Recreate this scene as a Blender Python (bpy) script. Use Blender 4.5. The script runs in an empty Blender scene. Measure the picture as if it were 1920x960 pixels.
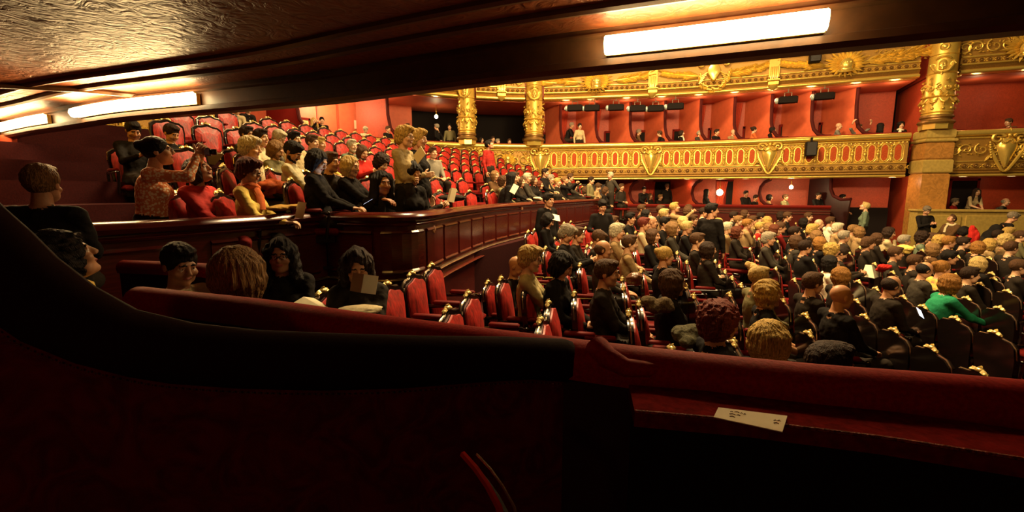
import bpy, math, random
import numpy as np
from mathutils import Matrix, Vector
random.seed(7); RNG = np.random.default_rng(7)
SC = bpy.context.scene; COL = SC.collection
# ------------------------------------------------------------------ camera
FPX = 850.0; EYE = 2.0; TILT = math.atan(120/850)
cam = bpy.data.cameras.new('camera'); cam.sensor_width = 36; cam.lens = 36*FPX/1920
cam.clip_start = .02; cam.clip_end = 200
camo = bpy.data.objects.new('camera', cam); COL.objects.link(camo)
camo.location = (0, 0, EYE); camo.rotation_euler = (math.pi/2-TILT, 0, 0); SC.camera = camo
SC.view_settings.view_transform = 'Standard'; SC.view_settings.look = 'None'
SC.view_settings.gamma = 1; SC.view_settings.use_curve_mapping = False
SC.view_settings.exposure = 0.32
# ------------------------------------------------------------------ world and the big lights
W = bpy.data.worlds.new('world'); SC.world = W; W.use_nodes = True
W.node_tree.nodes['Background'].inputs[0].default_value = (.30, .10, .05, 1)
W.node_tree.nodes['Background'].inputs[1].default_value = .010
WARM = (1.0, .69, .33)
def light(name, kind, loc, power, color=WARM, size=.5, size_y=None, look=None, spread=None):
    l = bpy.data.lights.new(name, kind); l.energy = power; l.color = color
    if kind == 'AREA':
        l.size = size
        if size_y: l.shape = 'RECTANGLE'; l.size_y = size_y
        if spread: l.spread = math.radians(spread)
    else: l.shadow_soft_size = size
    o = bpy.data.objects.new(name, l); COL.objects.link(o); o.location = loc
    if look is not None:
        o.rotation_euler = (Vector(look)-Vector(loc)).to_track_quat('-Z', 'Y').to_euler()
    return o
# the great chandelier over the middle of the hall (out of the frame, above)
light('chandelier_light', 'AREA', (1.8, 10.0, 12.5), 3200, WARM, 2.6, None, (2.6, 9.6, 0))
# added area light without a fitting, evens the light on the far gilded fronts
light('gallery_light', 'AREA', (3.0, 1.9, 6.2), 620, WARM, 7.0, .8, (5.5, 18.0, 3.8), 110)
# added lamp without a fitting, brightens the amphitheatre audience, hidden by the near balcony
light('chandelier_ring_light', 'POINT', (3.0, 9.5, 6.4), 1250, WARM, .6)
# added dim fill behind the camera, lifts the damask partition out of black
light('box_sconce_light', 'POINT', (-.9, -1.4, 2.6), 8, (1.0, .40, .22), .08)
# ------------------------------------------------------------------ helpers
CT, ST = math.cos(TILT), math.sin(TILT)
def ray(u, v):
    a = (u-960)/FPX; b = (480-v)/FPX
    return (a, CT+b*ST, -ST+b*CT)
def atz(u, v, z):
    r = ray(u, v); t = (z-EYE)/r[2]; return Vector((r[0]*t, r[1]*t, z))
def aty(u, v, y):
    r = ray(u, v); t = y/r[1]; return Vector((r[0]*t, y, EYE+r[2]*t))
def onplane(u, v, p0, p1):              # vertical plane through two plan points
    r = ray(u, v); nx, ny = -(p1[1]-p0[1]), p1[0]-p0[0]
    t = (p0[0]*nx+p0[1]*ny)/(r[0]*nx+r[1]*ny)
    return Vector((r[0]*t, r[1]*t, EYE+r[2]*t))
def row_x0(x, y): t = y-4.5; return x-.2*t-(.02*t*t if t > 0 else 0)
def row_x(x0, y): t = y-4.5; return x0+.2*t+(.02*t*t if t > 0 else 0)
def floor_r(x0): return .22-.12*min(max(x0, -3), 4)-.02*max(x0-4, 0)
def floor_z(x, y): return floor_r(row_x0(x, y))
def onfloor(u, v, h):                   # plan point of the stalls where height h above the floor shows at a pixel
    r = ray(u, v); lo, hi = .3, 40.
    for _ in range(50):
        m = (lo+hi)/2
        if EYE+r[2]*m > floor_z(r[0]*m, r[1]*m)+h: lo = m
        else: hi = m
    return Vector((r[0]*m, r[1]*m, floor_z(r[0]*m, r[1]*m)))
MATS = {}
def mat(name, col, rough=.6, metal=0, bump=0, scale=40, var=0, emit=0, kind='noise', col2=None, spec=None, sheen=0, mscale=None):
    if name in MATS: return MATS[name]
    m = bpy.data.materials.new(name); m.use_nodes = True; MATS[name] = m
    nt = m.node_tree; b = nt.nodes['Principled BSDF']
    b.inputs['Base Color'].default_value = (*col, 1); b.inputs['Roughness'].default_value = rough
    b.inputs['Metallic'].default_value = metal
    if spec is None and rough >= .6: spec = .12
    if spec is not None: b.inputs['Specular IOR Level'].default_value = spec
    if sheen:
        b.inputs['Sheen Weight'].default_value = sheen; b.inputs['Sheen Tint'].default_value = (*[min(1, c*1.6+.02) for c in col], 1)
    if emit: b.inputs['Emission Color'].default_value = (*col, 1); b.inputs['Emission Strength'].default_value = emit
    tc = nt.nodes.new('ShaderNodeTexCoord')
    mp = nt.nodes.new('ShaderNodeMapping'); nt.links.new(tc.outputs['Object'], mp.inputs[0])
    if mscale: mp.inputs['Scale'].default_value = mscale
    if kind == 'noise' or kind == 'damask':
        tx = nt.nodes.new('ShaderNodeTexNoise'); tx.inputs['Scale'].default_value = scale; tx.inputs['Detail'].default_value = 4
        if kind == 'damask': tx.inputs['Distortion'].default_value = 2.5
        out = tx.outputs[0]
    elif kind == 'wave':
        tx = nt.nodes.new('ShaderNodeTexWave'); tx.inputs['Scale'].default_value = scale; tx.inputs['Distortion'].default_value = 3; out = tx.outputs[1]
    elif kind == 'voronoi':
        tx = nt.nodes.new('ShaderNodeTexVoronoi'); tx.inputs['Scale'].default_value = scale; out = tx.outputs[0]
    elif kind == 'dots':
        tx = nt.nodes.new('ShaderNodeTexChecker'); tx.inputs['Scale'].default_value = scale; out = tx.outputs[1]
    nt.links.new(mp.outputs[0], tx.inputs[0])
    if var or col2:
        rp = nt.nodes.new('ShaderNodeValToRGB')
        c2 = col2 or tuple(c*(1-var) for c in col)
        lo, hi = (.45, .55) if kind == 'dots' else (.35, .65)
        rp.color_ramp.elements[0].position = lo; rp.color_ramp.elements[0].color = (*c2, 1)
        rp.color_ramp.elements[1].position = hi; rp.color_ramp.elements[1].color = (*col, 1)
        nt.links.new(out, rp.inputs[0]); nt.links.new(rp.outputs[0], b.inputs['Base Color'])
    if bump:
        bp = nt.nodes.new('ShaderNodeBump'); bp.inputs['Strength'].default_value = bump; bp.inputs['Distance'].default_value = .01
        nt.links.new(out, bp.inputs['Height']); nt.links.new(bp.outputs[0], b.inputs['Normal'])
    return m
class MB:
    """collects shapes, then links them as ONE mesh object"""
    def __init__(s): s.v = []; s.f = []; s.m = []; s.k = 0
    def add(s, vs, fs, M=None):
        n = len(s.v)
        s.v += [tuple(M @ Vector(p)) for p in vs] if M is not None else [tuple(p) for p in vs]
        s.f += [tuple(i+n for i in f) for f in fs]; s.m += [s.k]*len(fs); return s
    def box(s, x0, x1, y0, y1, z0, z1, M=None, b=0):
        if b:
            vs = []; 
            for z, i in ((z0, b), (z0+b, 0), (z1-b, 0), (z1, b)):
                vs += [(x0+i+b*0, y0+i, z), (x1-i, y0+i, z), (x1-i, y1-i, z), (x0+i, y1-i, z)]
            fs = [(3, 2, 1, 0), (12, 13, 14, 15)]+[(4*k+j, 4*k+(j+1) % 4, 4*k+4+(j+1) % 4, 4*k+4+j) for k in range(3) for j in range(4)]
            return s.add(vs, fs, M)
        vs = [(x0, y0, z0), (x1, y0, z0), (x1, y1, z0), (x0, y1, z0), (x0, y0, z1), (x1, y0, z1), (x1, y1, z1), (x0, y1, z1)]
        return s.add(vs, [(3, 2, 1, 0), (4, 5, 6, 7), (0, 1, 5, 4), (1, 2, 6, 5), (2, 3, 7, 6), (3, 0, 4, 7)], M)
    def lathe(s, prof, n=16, M=None, sx=1, sy=1):
        vs = [(r*math.cos(2*math.pi*i/n)*sx, r*math.sin(2*math.pi*i/n)*sy, z) for r, z in prof for i in range(n)]
        fs = [(k*n+i, k*n+(i+1) % n, (k+1)*n+(i+1) % n, (k+1)*n+i) for k in range(len(prof)-1) for i in range(n)]
        fs += [tuple(range(n))[::-1], tuple((len(prof)-1)*n+i for i in range(n))]
        return s.add(vs, fs, M)
    def ell(s, c, r, n=10, k=6, M=None):
        T = Matrix.Translation(c) @ Matrix.Diagonal((*r, 1))
        if M is not None: T = M @ T
        return s.lathe([(max(.02, math.sin(math.pi*j/k)), -math.cos(math.pi*j/k)) for j in range(k+1)], n, T)
    def tube(s, pts, r, n=6, M=None, flat=1, closed=False, up=None):
        pts = [Vector(p) for p in pts]; N = len(pts); rs = r if hasattr(r, '__len__') else [r]*N
        vs = []; prev = None
        for i, p in enumerate(pts):
            if closed: t = (pts[(i+1) % N]-pts[i-1]).normalized()
            else: t = (pts[min(i+1, N-1)]-pts[max(i-1, 0)]).normalized()
            a = Vector(up) if up else (prev if prev is not None else (Vector((0, 0, 1)) if abs(t.z) < .9 else Vector((0, 1, 0))))
            a = (a-t*a.dot(t)); a = a.normalized() if a.length > 1e-6 else t.orthogonal().normalized(); prev = a; b = t.cross(a)
            for j in range(n):
                q = 2*math.pi*(j+.5)/n; vs.append(p+(a*math.cos(q)*flat+b*math.sin(q))*rs[i])
        K = N if closed else N-1
        fs = [(i*n+j, i*n+(j+1) % n, ((i+1) % N)*n+(j+1) % n, ((i+1) % N)*n+j) for i in range(K) for j in range(n)]
        if not closed: fs += [tuple(range(n))[::-1], tuple((N-1)*n+j for j in range(n))]
        return s.add(vs, fs, M)
    def prism(s, poly, d, M=None, z0=0):       # 2D outline (x,y) extruded to z0..z0+d
        n = len(poly); vs = [(x, y, z0) for x, y in poly]+[(x, y, z0+d) for x, y in poly]
        return s.add(vs, [tuple(range(n))[::-1], tuple(range(n, 2*n))]+[(i, (i+1) % n, n+(i+1) % n, n+i) for i in range(n)], M)
    def leaf(s, p, q, w, nrm, lift=.3, M=None):  # a raised pointed leaf from p to q
        p = Vector(p); q = Vector(q); nrm = Vector(nrm); d = q-p; sd = d.cross(nrm).normalized()*w
        vs = [p, p+d*.35+sd, p+d*.35+nrm*w*1.1, p+d*.35-sd, p+d*.72+sd*.75, p+d*.72+nrm*w*.9+nrm*lift*w, p+d*.72-sd*.75, q]
        return s.add(vs, [(0, 2, 1), (0, 3, 2), (1, 2, 5, 4), (2, 3, 6, 5), (4, 5, 7), (5, 6, 7)], M)
    def sweep(s, prof, path, closed=False, cap=True):  # prof: (out, z); path: list of (Vector pos, Vector outward)
        n = len(prof); vs = []
        for p, o in path:
            for a, z in prof: vs.append((p.x+o.x*a, p.y+o.y*a, z))
        fs = [(i*n+j, (i+1)*n+j, (i+1)*n+(j+1) % n, i*n+(j+1) % n) for i in range(len(path)-1) for j in range(n if closed else n-1)]
        if closed and cap: fs += [tuple(range(n)), tuple((len(path)-1)*n+j for j in range(n))[::-1]]
        return s.add(vs, fs)
    def mesh(s, name, mats, smooth=False):
        me = bpy.data.meshes.new(name); me.from_pydata(s.v, [], s.f)
        for m in (mats if isinstance(mats, (list, tuple)) else [mats]): me.materials.append(m)
        if any(s.m): me.polygons.foreach_set('material_index', s.m)
        if smooth:
            me.polygons.foreach_set('use_smooth', [True]*len(me.polygons))
            me.set_sharp_from_angle(angle=math.radians(50 if smooth is True else smooth))
        me.update(); return me
    def build(s, name, mats, parent=None, smooth=False, M=None):
        return link(name, s.mesh(name, mats, smooth), parent, M)
def link(name, me, parent=None, M=None):
    o = bpy.data.objects.new(name, me); COL.objects.link(o)
    if parent is not None: o.parent = parent
    if M is not None: o.matrix_local = M
    return o
def tag(o, label=None, cat=None, group=None, kind=None):
    if label: o['label'] = label
    if cat: o['category'] = cat
    if group: o['group'] = group
    if kind: o['kind'] = kind
    return o
def empty(name, M, label=None, cat=None, group=None, kind=None):
    o = bpy.data.objects.new(name, None); COL.objects.link(o); o.matrix_world = M; o.empty_display_size = .1
    return tag(o, label, cat, group, kind)
def structure(o): o['kind'] = 'structure'; return o
def TR(x, y, z, yaw=0, s=1): return Matrix.Translation((x, y, z)) @ Matrix.Rotation(yaw, 4, 'Z') @ Matrix.Scale(s, 4)
def spline(P, step):
    P = [Vector(p) for p in P]; Q = [P[0]*2-P[1]]+P+[P[-1]*2-P[-2]]; out = []
    for i in range(1, len(Q)-2):
        a, b, c, d = Q[i-1:i+3]; n = max(2, int((c-b).length/step*3))
        for k in range(n):
            t = k/n; out.append(.5*((2*b)+(c-a)*t+(2*a-5*b+4*c-d)*t*t+(3*b-a-3*c+d)*t**3))
    out.append(P[-1]); res = [out[0]]; acc = 0
    for a, b in zip(out, out[1:]):
        L = (b-a).length
        while acc+L >= step:
            t = (step-acc)/L; a = a+(b-a)*t; res.append(a.copy()); L = (b-a).length; acc = 0
        acc += L
    return res
class Curve:
    def __init__(s, P, step=.1, side=1):
        s.p = spline([(x, y, 0) for x, y in P], step); s.step = step; s.side = side; s.L = step*(len(s.p)-1)
    def at(s, d):
        i = min(max(d/s.step, 0), len(s.p)-1.001); k = int(i); f = i-k
        a, b = s.p[k], s.p[k+1]; p = a.lerp(b, f); k0, k1 = max(k-2, 0), min(k+3, len(s.p)-1)
        t = (s.p[k1]-s.p[k0]).normalized(); o = Vector((-t.y, t.x, 0))*s.side
        return p, t, o
    def path(s, a, b, step=.2):
        n = max(2, int(abs(b-a)/step)+1)
        return [(lambda r: (r[0], r[2]))(s.at(a+(b-a)*i/(n-1))) for i in range(n)]
    def s_at_u(s, u, lo=0, hi=None, z=3.87):   # arc length whose direction shows at column u
        best = None; hi = s.L if hi is None else hi
        for i in range(int((hi-lo)/.02)):
            d = lo+i*.02; p = s.at(d)[0]; e = abs(960+FPX*p.x/(p.y*CT-(z-EYE)*ST)-u)
            if best is None or e < best[0]: best = (e, d)
        return best[1]
    def M(s, d, z=0, out=0):                   # frame: x along the curve, y outward, z up
        p, t, o = s.at(d); p = p+o*out
        return Matrix(((t.x, o.x, 0, p.x), (t.y, o.y, 0, p.y), (0, 0, 1, z), (0, 0, 0, 1)))
# ------------------------------------------------------------------ signed distance mesher for figures
def surface_net(D, lo, h, Cg=None):
    nx, ny, nz = D.shape; S = D < 0
    cnt = np.zeros((nx-1, ny-1, nz-1), np.int8); pos = np.zeros((nx-1, ny-1, nz-1, 3), np.float32)
    off = [(0, 0), (1, 0), (0, 1), (1, 1)]
    for ax in range(3):
        o1, o2 = [a for a in range(3) if a != ax]
        for a, b in off:
            s0 = [None]*3; s1 = [None]*3
            s0[ax] = slice(0, -1); s1[ax] = slice(1, None)
            for o, q in ((o1, a), (o2, b)):
                n = D.shape[o]; s0[o] = s1[o] = slice(q, n-1+q)
            A = D[tuple(s0)]; B = D[tuple(s1)]; m = (A < 0) != (B < 0)
            cnt += m
            t = np.where(m, A/np.where(A == B, 1, A-B), 0)
            pos[..., ax] += t
            pos[..., o1] += m*a; pos[..., o2] += m*b
    act = cnt > 0; idx = np.full(cnt.shape, -1, np.int32); idx[act] = np.arange(act.sum())
    I = np.argwhere(act); V = (I+pos[act]/cnt[act][:, None])*h+np.array(lo)
    Fs = []
    for ax in range(3):
        o1, o2 = [(1, 2), (2, 0), (0, 1)][ax]
        s0 = [slice(1, -1)]*3; s1 = [slice(1, -1)]*3; s0[ax] = slice(0, -1); s1[ax] = slice(1, None)
        A = S[tuple(s0)]; B = S[tuple(s1)]
        E = np.argwhere(A != B); 
        if not len(E): continue
        inside = A[tuple(E.T)]; E = E+np.array([0 if k == ax else 1 for k in range(3)])
        def cell(d1, d2):
            e = E.copy(); e[:, o1] -= d1; e[:, o2] -= d2; return idx[tuple(e.T)]
        q = np.stack([cell(0, 0), cell(1, 0), cell(1, 1), cell(0, 1)], 1)
        q[~inside] = q[~inside][:, ::-1]; Fs.append(q)
    F = np.concatenate(Fs); F = F[(F >= 0).all(1)]
    C = Cg[tuple(np.minimum(np.round((V-np.array(lo))/h).astype(int), np.array(D.shape)-1).T)] if Cg is not None else None
    return V, F, C
class Field:
    """signed distance field of blended shapes; each shape has a class that becomes a material slot"""
    def __init__(s, lo, hi, h):
        s.lo = np.array(lo, np.float32); s.h = h
        s.n = np.ceil((np.array(hi)-s.lo)/h).astype(int)+1
        s.D = np.full(s.n, .12, np.float32); s.C = np.zeros(s.n, np.int8); s.R = np.full(s.n, .12, np.float32)
        s.ax = [s.lo[k]+np.arange(s.n[k], dtype=np.float32)*h for k in range(3)]
    def _sl(s, a, b):
        i0 = np.clip(((np.array(a)-s.lo)/s.h).astype(int)-1, 0, s.n); i1 = np.clip(((np.array(b)-s.lo)/s.h).astype(int)+3, 0, s.n)
        sl = tuple(slice(i0[k], i1[k]) for k in range(3))
        return sl, s.ax[0][sl[0]][:, None, None], s.ax[1][sl[1]][None, :, None], s.ax[2][sl[2]][None, None, :]
    def _mix(s, sl, d, cls, k, sub):
        D = s.D[sl]
        if sub:
            hh = np.clip(.5-.5*(D+d)/k, 0, 1); s.D[sl] = D+(-d-D)*hh+k*hh*(1-hh)
            if cls is not None: 
                m = np.abs(d) < s.h*1.8; s.C[sl] = np.where(m, cls, s.C[sl])
            return
        hh = np.clip(.5+.5*(D-d)/k, 0, 1); s.D[sl] = D+(d-D)*hh-k*hh*(1-hh)
        R = s.R[sl]; m = d < R; s.C[sl] = np.where(m, cls, s.C[sl]); s.R[sl] = np.where(m, d, R)
    def cap(s, a, b, ra, rb, cls=0, k=.02, sub=False, sc=None):
        a = np.array(a, np.float32); b = np.array(b, np.float32); m = max(ra, rb)+k+.02
        sl, X, Y, Z = s._sl(np.minimum(a, b)-m, np.maximum(a, b)+m)
        ba = b-a; L = float(ba@ba)+1e-9
        t = np.clip(((X-a[0])*ba[0]+(Y-a[1])*ba[1]+(Z-a[2])*ba[2])/L, 0, 1)
        d = np.sqrt((X-a[0]-t*ba[0])**2+(Y-a[1]-t*ba[1])**2+(Z-a[2]-t*ba[2])**2)-(ra+t*(rb-ra))
        s._mix(sl, d, cls, k, sub)
    def ell(s, c, r, cls=0, k=.02, sub=False, R=None):
        c = np.array(c, np.float32); r = np.array(r, np.float32); m = float(r.max())+k+.02
        sl, X, Y, Z = s._sl(c-m, c+m); x, y, z = X-c[0], Y-c[1], Z-c[2]
        if R is not None: x, y, z = (R[0][i]*x+R[1][i]*y+R[2][i]*z for i in range(3))
        k0 = np.sqrt((x/r[0])**2+(y/r[1])**2+(z/r[2])**2); k1 = np.sqrt((x/r[0]**2)**2+(y/r[1]**2)**2+(z/r[2]**2)**2)
        s._mix(sl, k0*(k0-1)/np.maximum(k1, 1e-4), cls, k, sub)
    def noise(s, amp, f, cls=None, seed=0):
        X, Y, Z = s.ax[0][:, None, None], s.ax[1][None, :, None], s.ax[2][None, None, :]
        n = np.sin(f*X+2*np.sin(f*.7*Z+seed))*np.sin(f*.8*Y+1.7*np.sin(f*.9*X)+seed)*np.sin(f*1.1*Z+1.5*np.sin(f*.6*Y))
        n = amp*n
        s.D += (n if cls is None else np.where(np.isin(s.C, cls), n, 0)).astype(np.float32)
    def strands(s, amp, n, seed=0):
        X, Y, Z = s.ax[0][:, None, None], s.ax[1][None, :, None], s.ax[2][None, None, :]
        a = np.arctan2(X, Y+.02+.35*Z); r = np.sqrt(X*X+(Y+.02)**2)
        w = np.clip(r/.05, 0, 1)
        s.D += (amp*w*(np.sin(n*a+3*np.sin(14*Z+seed)+seed)*.6+np.sin(n*2.3*a+4*np.sin(9*Z+1+seed))*.4)).astype(np.float32)
    def net(s): return surface_net(s.D, s.lo, s.h, s.C)
def head_field(h, fem=False, beard=False, glasses=False, older=False, lookdown=False):
    f = Field((-.12, -.14, -.17), (.12, .16, .15), h)
    w = .95 if fem else 1
    f.ell((0, -.012, .035), (.077*w, .097, .092), 0, .01)
    f.ell((0, .022, -.03), (.064*w, .072, .088), 0, .03)
    f.cap((-.035*w, .035, -.075), (.035*w, .035, -.075), .03, .03, 0, .03)
    f.ell((0, .07, -.098), (.022, .022, .017), 0, .025)
    f.cap((-.032, .084, .03), (.032, .084, .03), .010, .010, 0, .02)
    for q in (-1, 1):
        f.ell((q*.032, .102, .010), (.019, .013, .012), 0, .012, True)
        f.ell((q*.031, .0815, .007), (.0125, .0125, .0095), 0 if lookdown else 3, .003); f.cap((q*.019, .0935, .0165), (q*.044, .0885, .0165), .0045, .004, 0, .004)
        f.cap((q*.046, .089, .029), (q*.018, .098, .031), .0035, .004, 4, .004)
        f.ell((q*.043, .07, -.028), (.024, .02, .018), 0, .025)
        f.ell((q*.079*w, -.008, -.004), (.009, .019, .031), 0, .008)
        f.ell((q*.010, .104, -.026), (.009, .009, .007), 0, .006)
    f.cap((0, .094, .018), (0, .113, -.020), .0085, .0125, 0, .012)
    f.cap((-.017, .092, -.055), (.017, .092, -.055), .005, .005, 5, .008); f.ell((0, .095, -.060), (.010, .006, .004), 5, .006)
    if beard:
        f.cap((-.055, .02, -.06), (-.02, .07, -.10), .022, .024, 4, .02); f.cap((.055, .02, -.06), (.02, .07, -.10), .022, .024, 4, .02)
        f.cap((-.024, .094, -.043), (.024, .094, -.043), .007, .007, 4, .006); f.ell((0, .075, -.104), (.03, .026, .03), 4, .02)
        f.noise(.002, 300, [4])
    if glasses:
        for q in (-1, 1):
            P = [(q*.034+.024*math.cos(a), .108, .008+.017*math.sin(a)) for a in np.linspace(0, 2*math.pi, 11)]
            for a, b in zip(P, P[1:]): f.cap(a, b, .003, .003, 6, .002)
            f.cap((q*.056, .106, .014), (q*.084, 0, .012), .003, .003, 6, .002)
        f.cap((-.010, .11, .012), (.010, .11, .012), .003, .003, 6, .002)
    V, F, C = f.net()
    if not lookdown: C[(C == 3) & (np.hypot(abs(V[:, 0])-.031, V[:, 2]-.008) < .0058) & (V[:, 1] > .08)] = 4
    return V, F, C
def rot(yaw, pitch, roll=0):                 # head/hand rotations: yaw to the left, pitch down positive
    return np.array((Matrix.Rotation(math.radians(yaw), 3, 'Z') @ Matrix.Rotation(math.radians(-pitch), 3, 'X') @ Matrix.Rotation(math.radians(roll), 3, 'Y')))
def hand_shapes(f, w, d, up, side, curl, k=.004, spread=1.0):
    """palm, four fingers and a thumb; d along the hand, up = back of hand, side = thumb side sign"""
    w = np.array(w); d = np.array(d)/np.linalg.norm(d); up = np.array(up)-d*np.dot(up, d); up /= np.linalg.norm(up); r = np.cross(d, up)*side
    for q in (-.025, -.009, .008, .024): f.cap(w+r*q*.7+d*.01, w+d*.085+r*q, .014, .0115, 0, .012)
    for i, q in enumerate((.027, .009, -.009, -.026)):
        L = (.036, .041, .038, .030)[i]; p = w+d*.088+r*q; a = curl*.6; dd = d*math.cos(a)-up*math.sin(a)+r*q*2.5*spread; 
        for j, (l, rr) in enumerate(((1.1, .0092), (.75, .0085), (.6, .0076))):
            p2 = p+dd*L*l; f.cap(p, p2, rr, rr*.92, 0, k); p = p2; a += curl*.8; dd = d*math.cos(a)-up*math.sin(a)+r*q*1.2*spread
    p = w+d*.025+r*.026; dd = d*.62+r*.75-up*.25; p2 = p+dd*.042; f.cap(p, p2, .0135, .011, 0, .01)
    dd = d*.9+r*.35-up*.35; f.cap(p2, p2+dd*.032, .0108, .0085, 0, .004)
# joints of the poses: +y is forward, x to the figure's right
POSES = dict(
 rest=dict(), 
 read=dict(el=.30, wr=(.07, .36, .86), head=(0, 28), up=1),
 lookup=dict(head=(0, -28), lean=-.05),
 left=dict(head=(42, 0)), right=dict(head=(-42, 4)), down=dict(head=(8, 32), lean=.05),
 lean=dict(lean=.22, head=(-5, 5), wr=(.06, .50, .66)),
 turn=dict(head=(65, 4), twist=18), turnr=dict(head=(-65, 4), twist=-18),
 phone=dict(wr=(.05, .42, 1.12), el=.34, head=(0, -12), up=1),
 chin=dict(head=(-15, 14), wrr=(.04, .15, 1.06), lean=.04),
 stand=dict(stand=1), standlook=dict(stand=1, head=(15, -22)), standphone=dict(stand=1, wr=(.05, .34, 1.50), up=1),
 standleft=dict(stand=1, head=(50, 5)), standarms=dict(stand=1, wr=(-.05, .19, 1.12), cross=1),
 standread=dict(stand=1, wr=(.06, .30, 1.22), up=1, head=(0, 30)),
 standback=dict(stand=1, wr=(.10, -.17, 1.05)),
)
def body_data(pose, res=.016, hres=.008, fem=False, coat=0, skirt=False, shortsleeve=False, beard=False, glasses=False, folds=0, hand=None, stretch=1, custom=None, lookdown=False, curl=.5):
    p = dict(POSES[pose]); p.update(custom or {})
    st = p.get('stand', 0); lean = p.get('lean', .0); up = p.get('up', 0)
    hipz = .93 if st else .55; hip = np.array((0, .0, hipz)); sw = .155 if fem else .178
    chest = hip+np.array((0, lean*.6-.015, .30)); neck = hip+np.array((0, lean-.02, .52)); headc = neck+np.array((0, .03+lean*.1, .155))
    tw = math.radians(p.get('twist', 0)); cx, sx = math.cos(tw), math.sin(tw)
    def T(x, y, z): return np.array((x*cx-y*sx, x*sx+y*cx, z))
    f = Field((-.50, -.36, 0 if st else .0), (.50, .72, 1.60 if st else 1.22), res)
    K = 1+coat*.12
    # trunk
    f.ell(hip+(0, .01, .03), (.165*K, .125*K, .13), 2 if not coat else 1, .06)
    f.ell(hip+(0, .0+lean*.3, .17), ((.135 if fem else .15)*K, .105*K, .16), 1, .08)
    f.ell(chest+(0, .0, .03), ((.150 if fem else .172)*K, .118*K, .17), 1, .08)
    if fem:
        for q in (-1, 1): f.ell(chest+T(q*.07, .095, .02), (.062, .055, .062), 1, .05)
    f.cap(neck+T(-sw*.75, -.005, -.045), neck+T(sw*.75, -.005, -.045), .058*K, .058*K, 1, .05)
    f.cap(neck+(0, -.01, -.05), headc+(0, -.02, -.06), .062, .052, 0, .02)
    f.ell(neck+(0, .0, -.02), (.085, .08, .035), 1, .02)
    # legs
    for q in (-1, 1):
        if st:
            h0 = hip+(q*.085, 0, 0); kn = np.array((q*.10, .02, .50)); an = np.array((q*.10, -.02, .09)); 
        else:
            h0 = hip+(q*.09, .0, -.01); kf = p.get('kf', .45); kn = np.array((q*.11, kf, .54)); an = np.array((q*.11, kf-.03, .09))
        if skirt and st: f.cap(hip, (0, 0, .55), .16, .21, 2, .05)
        f.cap(h0, kn, .095, .066, 2, .03); f.cap(kn, an, .062, .046, 2, .03); f.cap(an+(0, -.02, -.04), an+(0, .15, -.05), .04, .033, 6, .02)
    # arms
    hands = []
    for q in (-1, 1):
        sh = neck+T(q*sw, -.005, -.055)
        wr = p.get('wrr' if q > 0 else 'wrl', p.get('wr'))
        if wr is None: wr = (.09, .33, hipz+.12) if not st else (.24, .06, .86)
        if wr[1] > 5: wr = (wr[0], wr[1]-10, wr[2]); 
        w = T(q*wr[0], wr[1], wr[2]) if 'abs' not in p else np.array((q*wr[0], wr[1], wr[2]))
        if p.get('cross'): w = T(-q*.06, .20+q*.02, wr[2]+q*.03)
        L1, L2 = .285, .25; v = w-sh; D = np.linalg.norm(v)
        if D > L1+L2-.01: w = sh+v/D*(L1+L2-.01); v = w-sh; D = np.linalg.norm(v)
        pole = T(q*.5, -.35, -1.0) if not p.get('pole') else T(q*p['pole'][0], p['pole'][1], p['pole'][2])
        pole = pole-v*np.dot(pole, v)/D**2; pole /= np.linalg.norm(pole)
        a = (D*D+L1*L1-L2*L2)/(2*D); e = sh+v/D*a+pole*math.sqrt(max(0, L1*L1-a*a))
        f.cap(sh, e, .057*K, .046*K, 1, .04)
        if shortsleeve: f.cap(e, w, .040, .028, 0, .02)
        else: f.cap(e, w, .046*K, .034*K, 1, .03)
        hands.append((w, (w-e)/np.linalg.norm(w-e), q))
    if folds: f.noise(.005, 38, [1, 2]); f.noise(.0025, 75, [1])
    V, F, C = f.net(); parts = [(V, F, C)]
    # hands on their own finer grids
    hh = hand or min(res, hres)
    for w, d, q in hands:
        lie = not up and not st
        dd = d.copy()
        if up: dd = d*.6+np.array((-q*.35, .25, .25))
        elif lie: dd = np.array((-q*.55, .8, -.12))
        dd = dd/np.linalg.norm(dd); 
        g = Field(w-.15, w+.2, hh) if hh < .007 else Field(w-.14, w+.17, hh)
        g.cap(w-d*.06, w, .030, .027, 0, .01)
        hand_shapes(g, w, dd, (q*.75, .3, .45) if up else (0, .1, 1) if lie else (q*1, .2, 0), (-q if not lie else -q), curl if not up else .95, .006)
        parts.append(g.net())
    y, pt = p.get('head', (0, 2))[:2]; R = rot(y, pt, p.get('roll', 0))
    hv, hf, hc = head_field(hres, fem, beard, glasses, lookdown=lookdown)
    parts.append((hv@R.T+headc, hf, hc))
    n = 0; VV = []; FF = []; CC = []
    for v, fc, c in parts:
        VV.append(v); FF.append(fc+n); CC.append(c); n += len(v)
    V = np.concatenate(VV); F = np.concatenate(FF); C = np.concatenate(CC)
    HM = Matrix.Translation(headc) @ Matrix(R.tolist()).to_4x4()
    return V, F, C, HM, hands
def net_mesh(name, V, F, C, nslots=1):
    me = bpy.data.meshes.new(name); nf = len(F)
    me.vertices.add(len(V)); me.vertices.foreach_set('co', V.astype(np.float32).ravel())
    me.loops.add(nf*4); me.loops.foreach_set('vertex_index', F.astype(np.int32).ravel())
    me.polygons.add(nf); me.polygons.foreach_set('loop_start', np.arange(0, nf*4, 4, dtype=np.int32))
    me.polygons.foreach_set('loop_total', np.full(nf, 4, np.int32))
    for i in range(nslots): me.materials.append(None)
    if nslots > 1: me.polygons.foreach_set('material_index', C[F[:, 0]].astype(np.int32))
    me.polygons.foreach_set('use_smooth', np.ones(nf, bool)); me.update(calc_edges=True); me.validate(); return me
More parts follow.
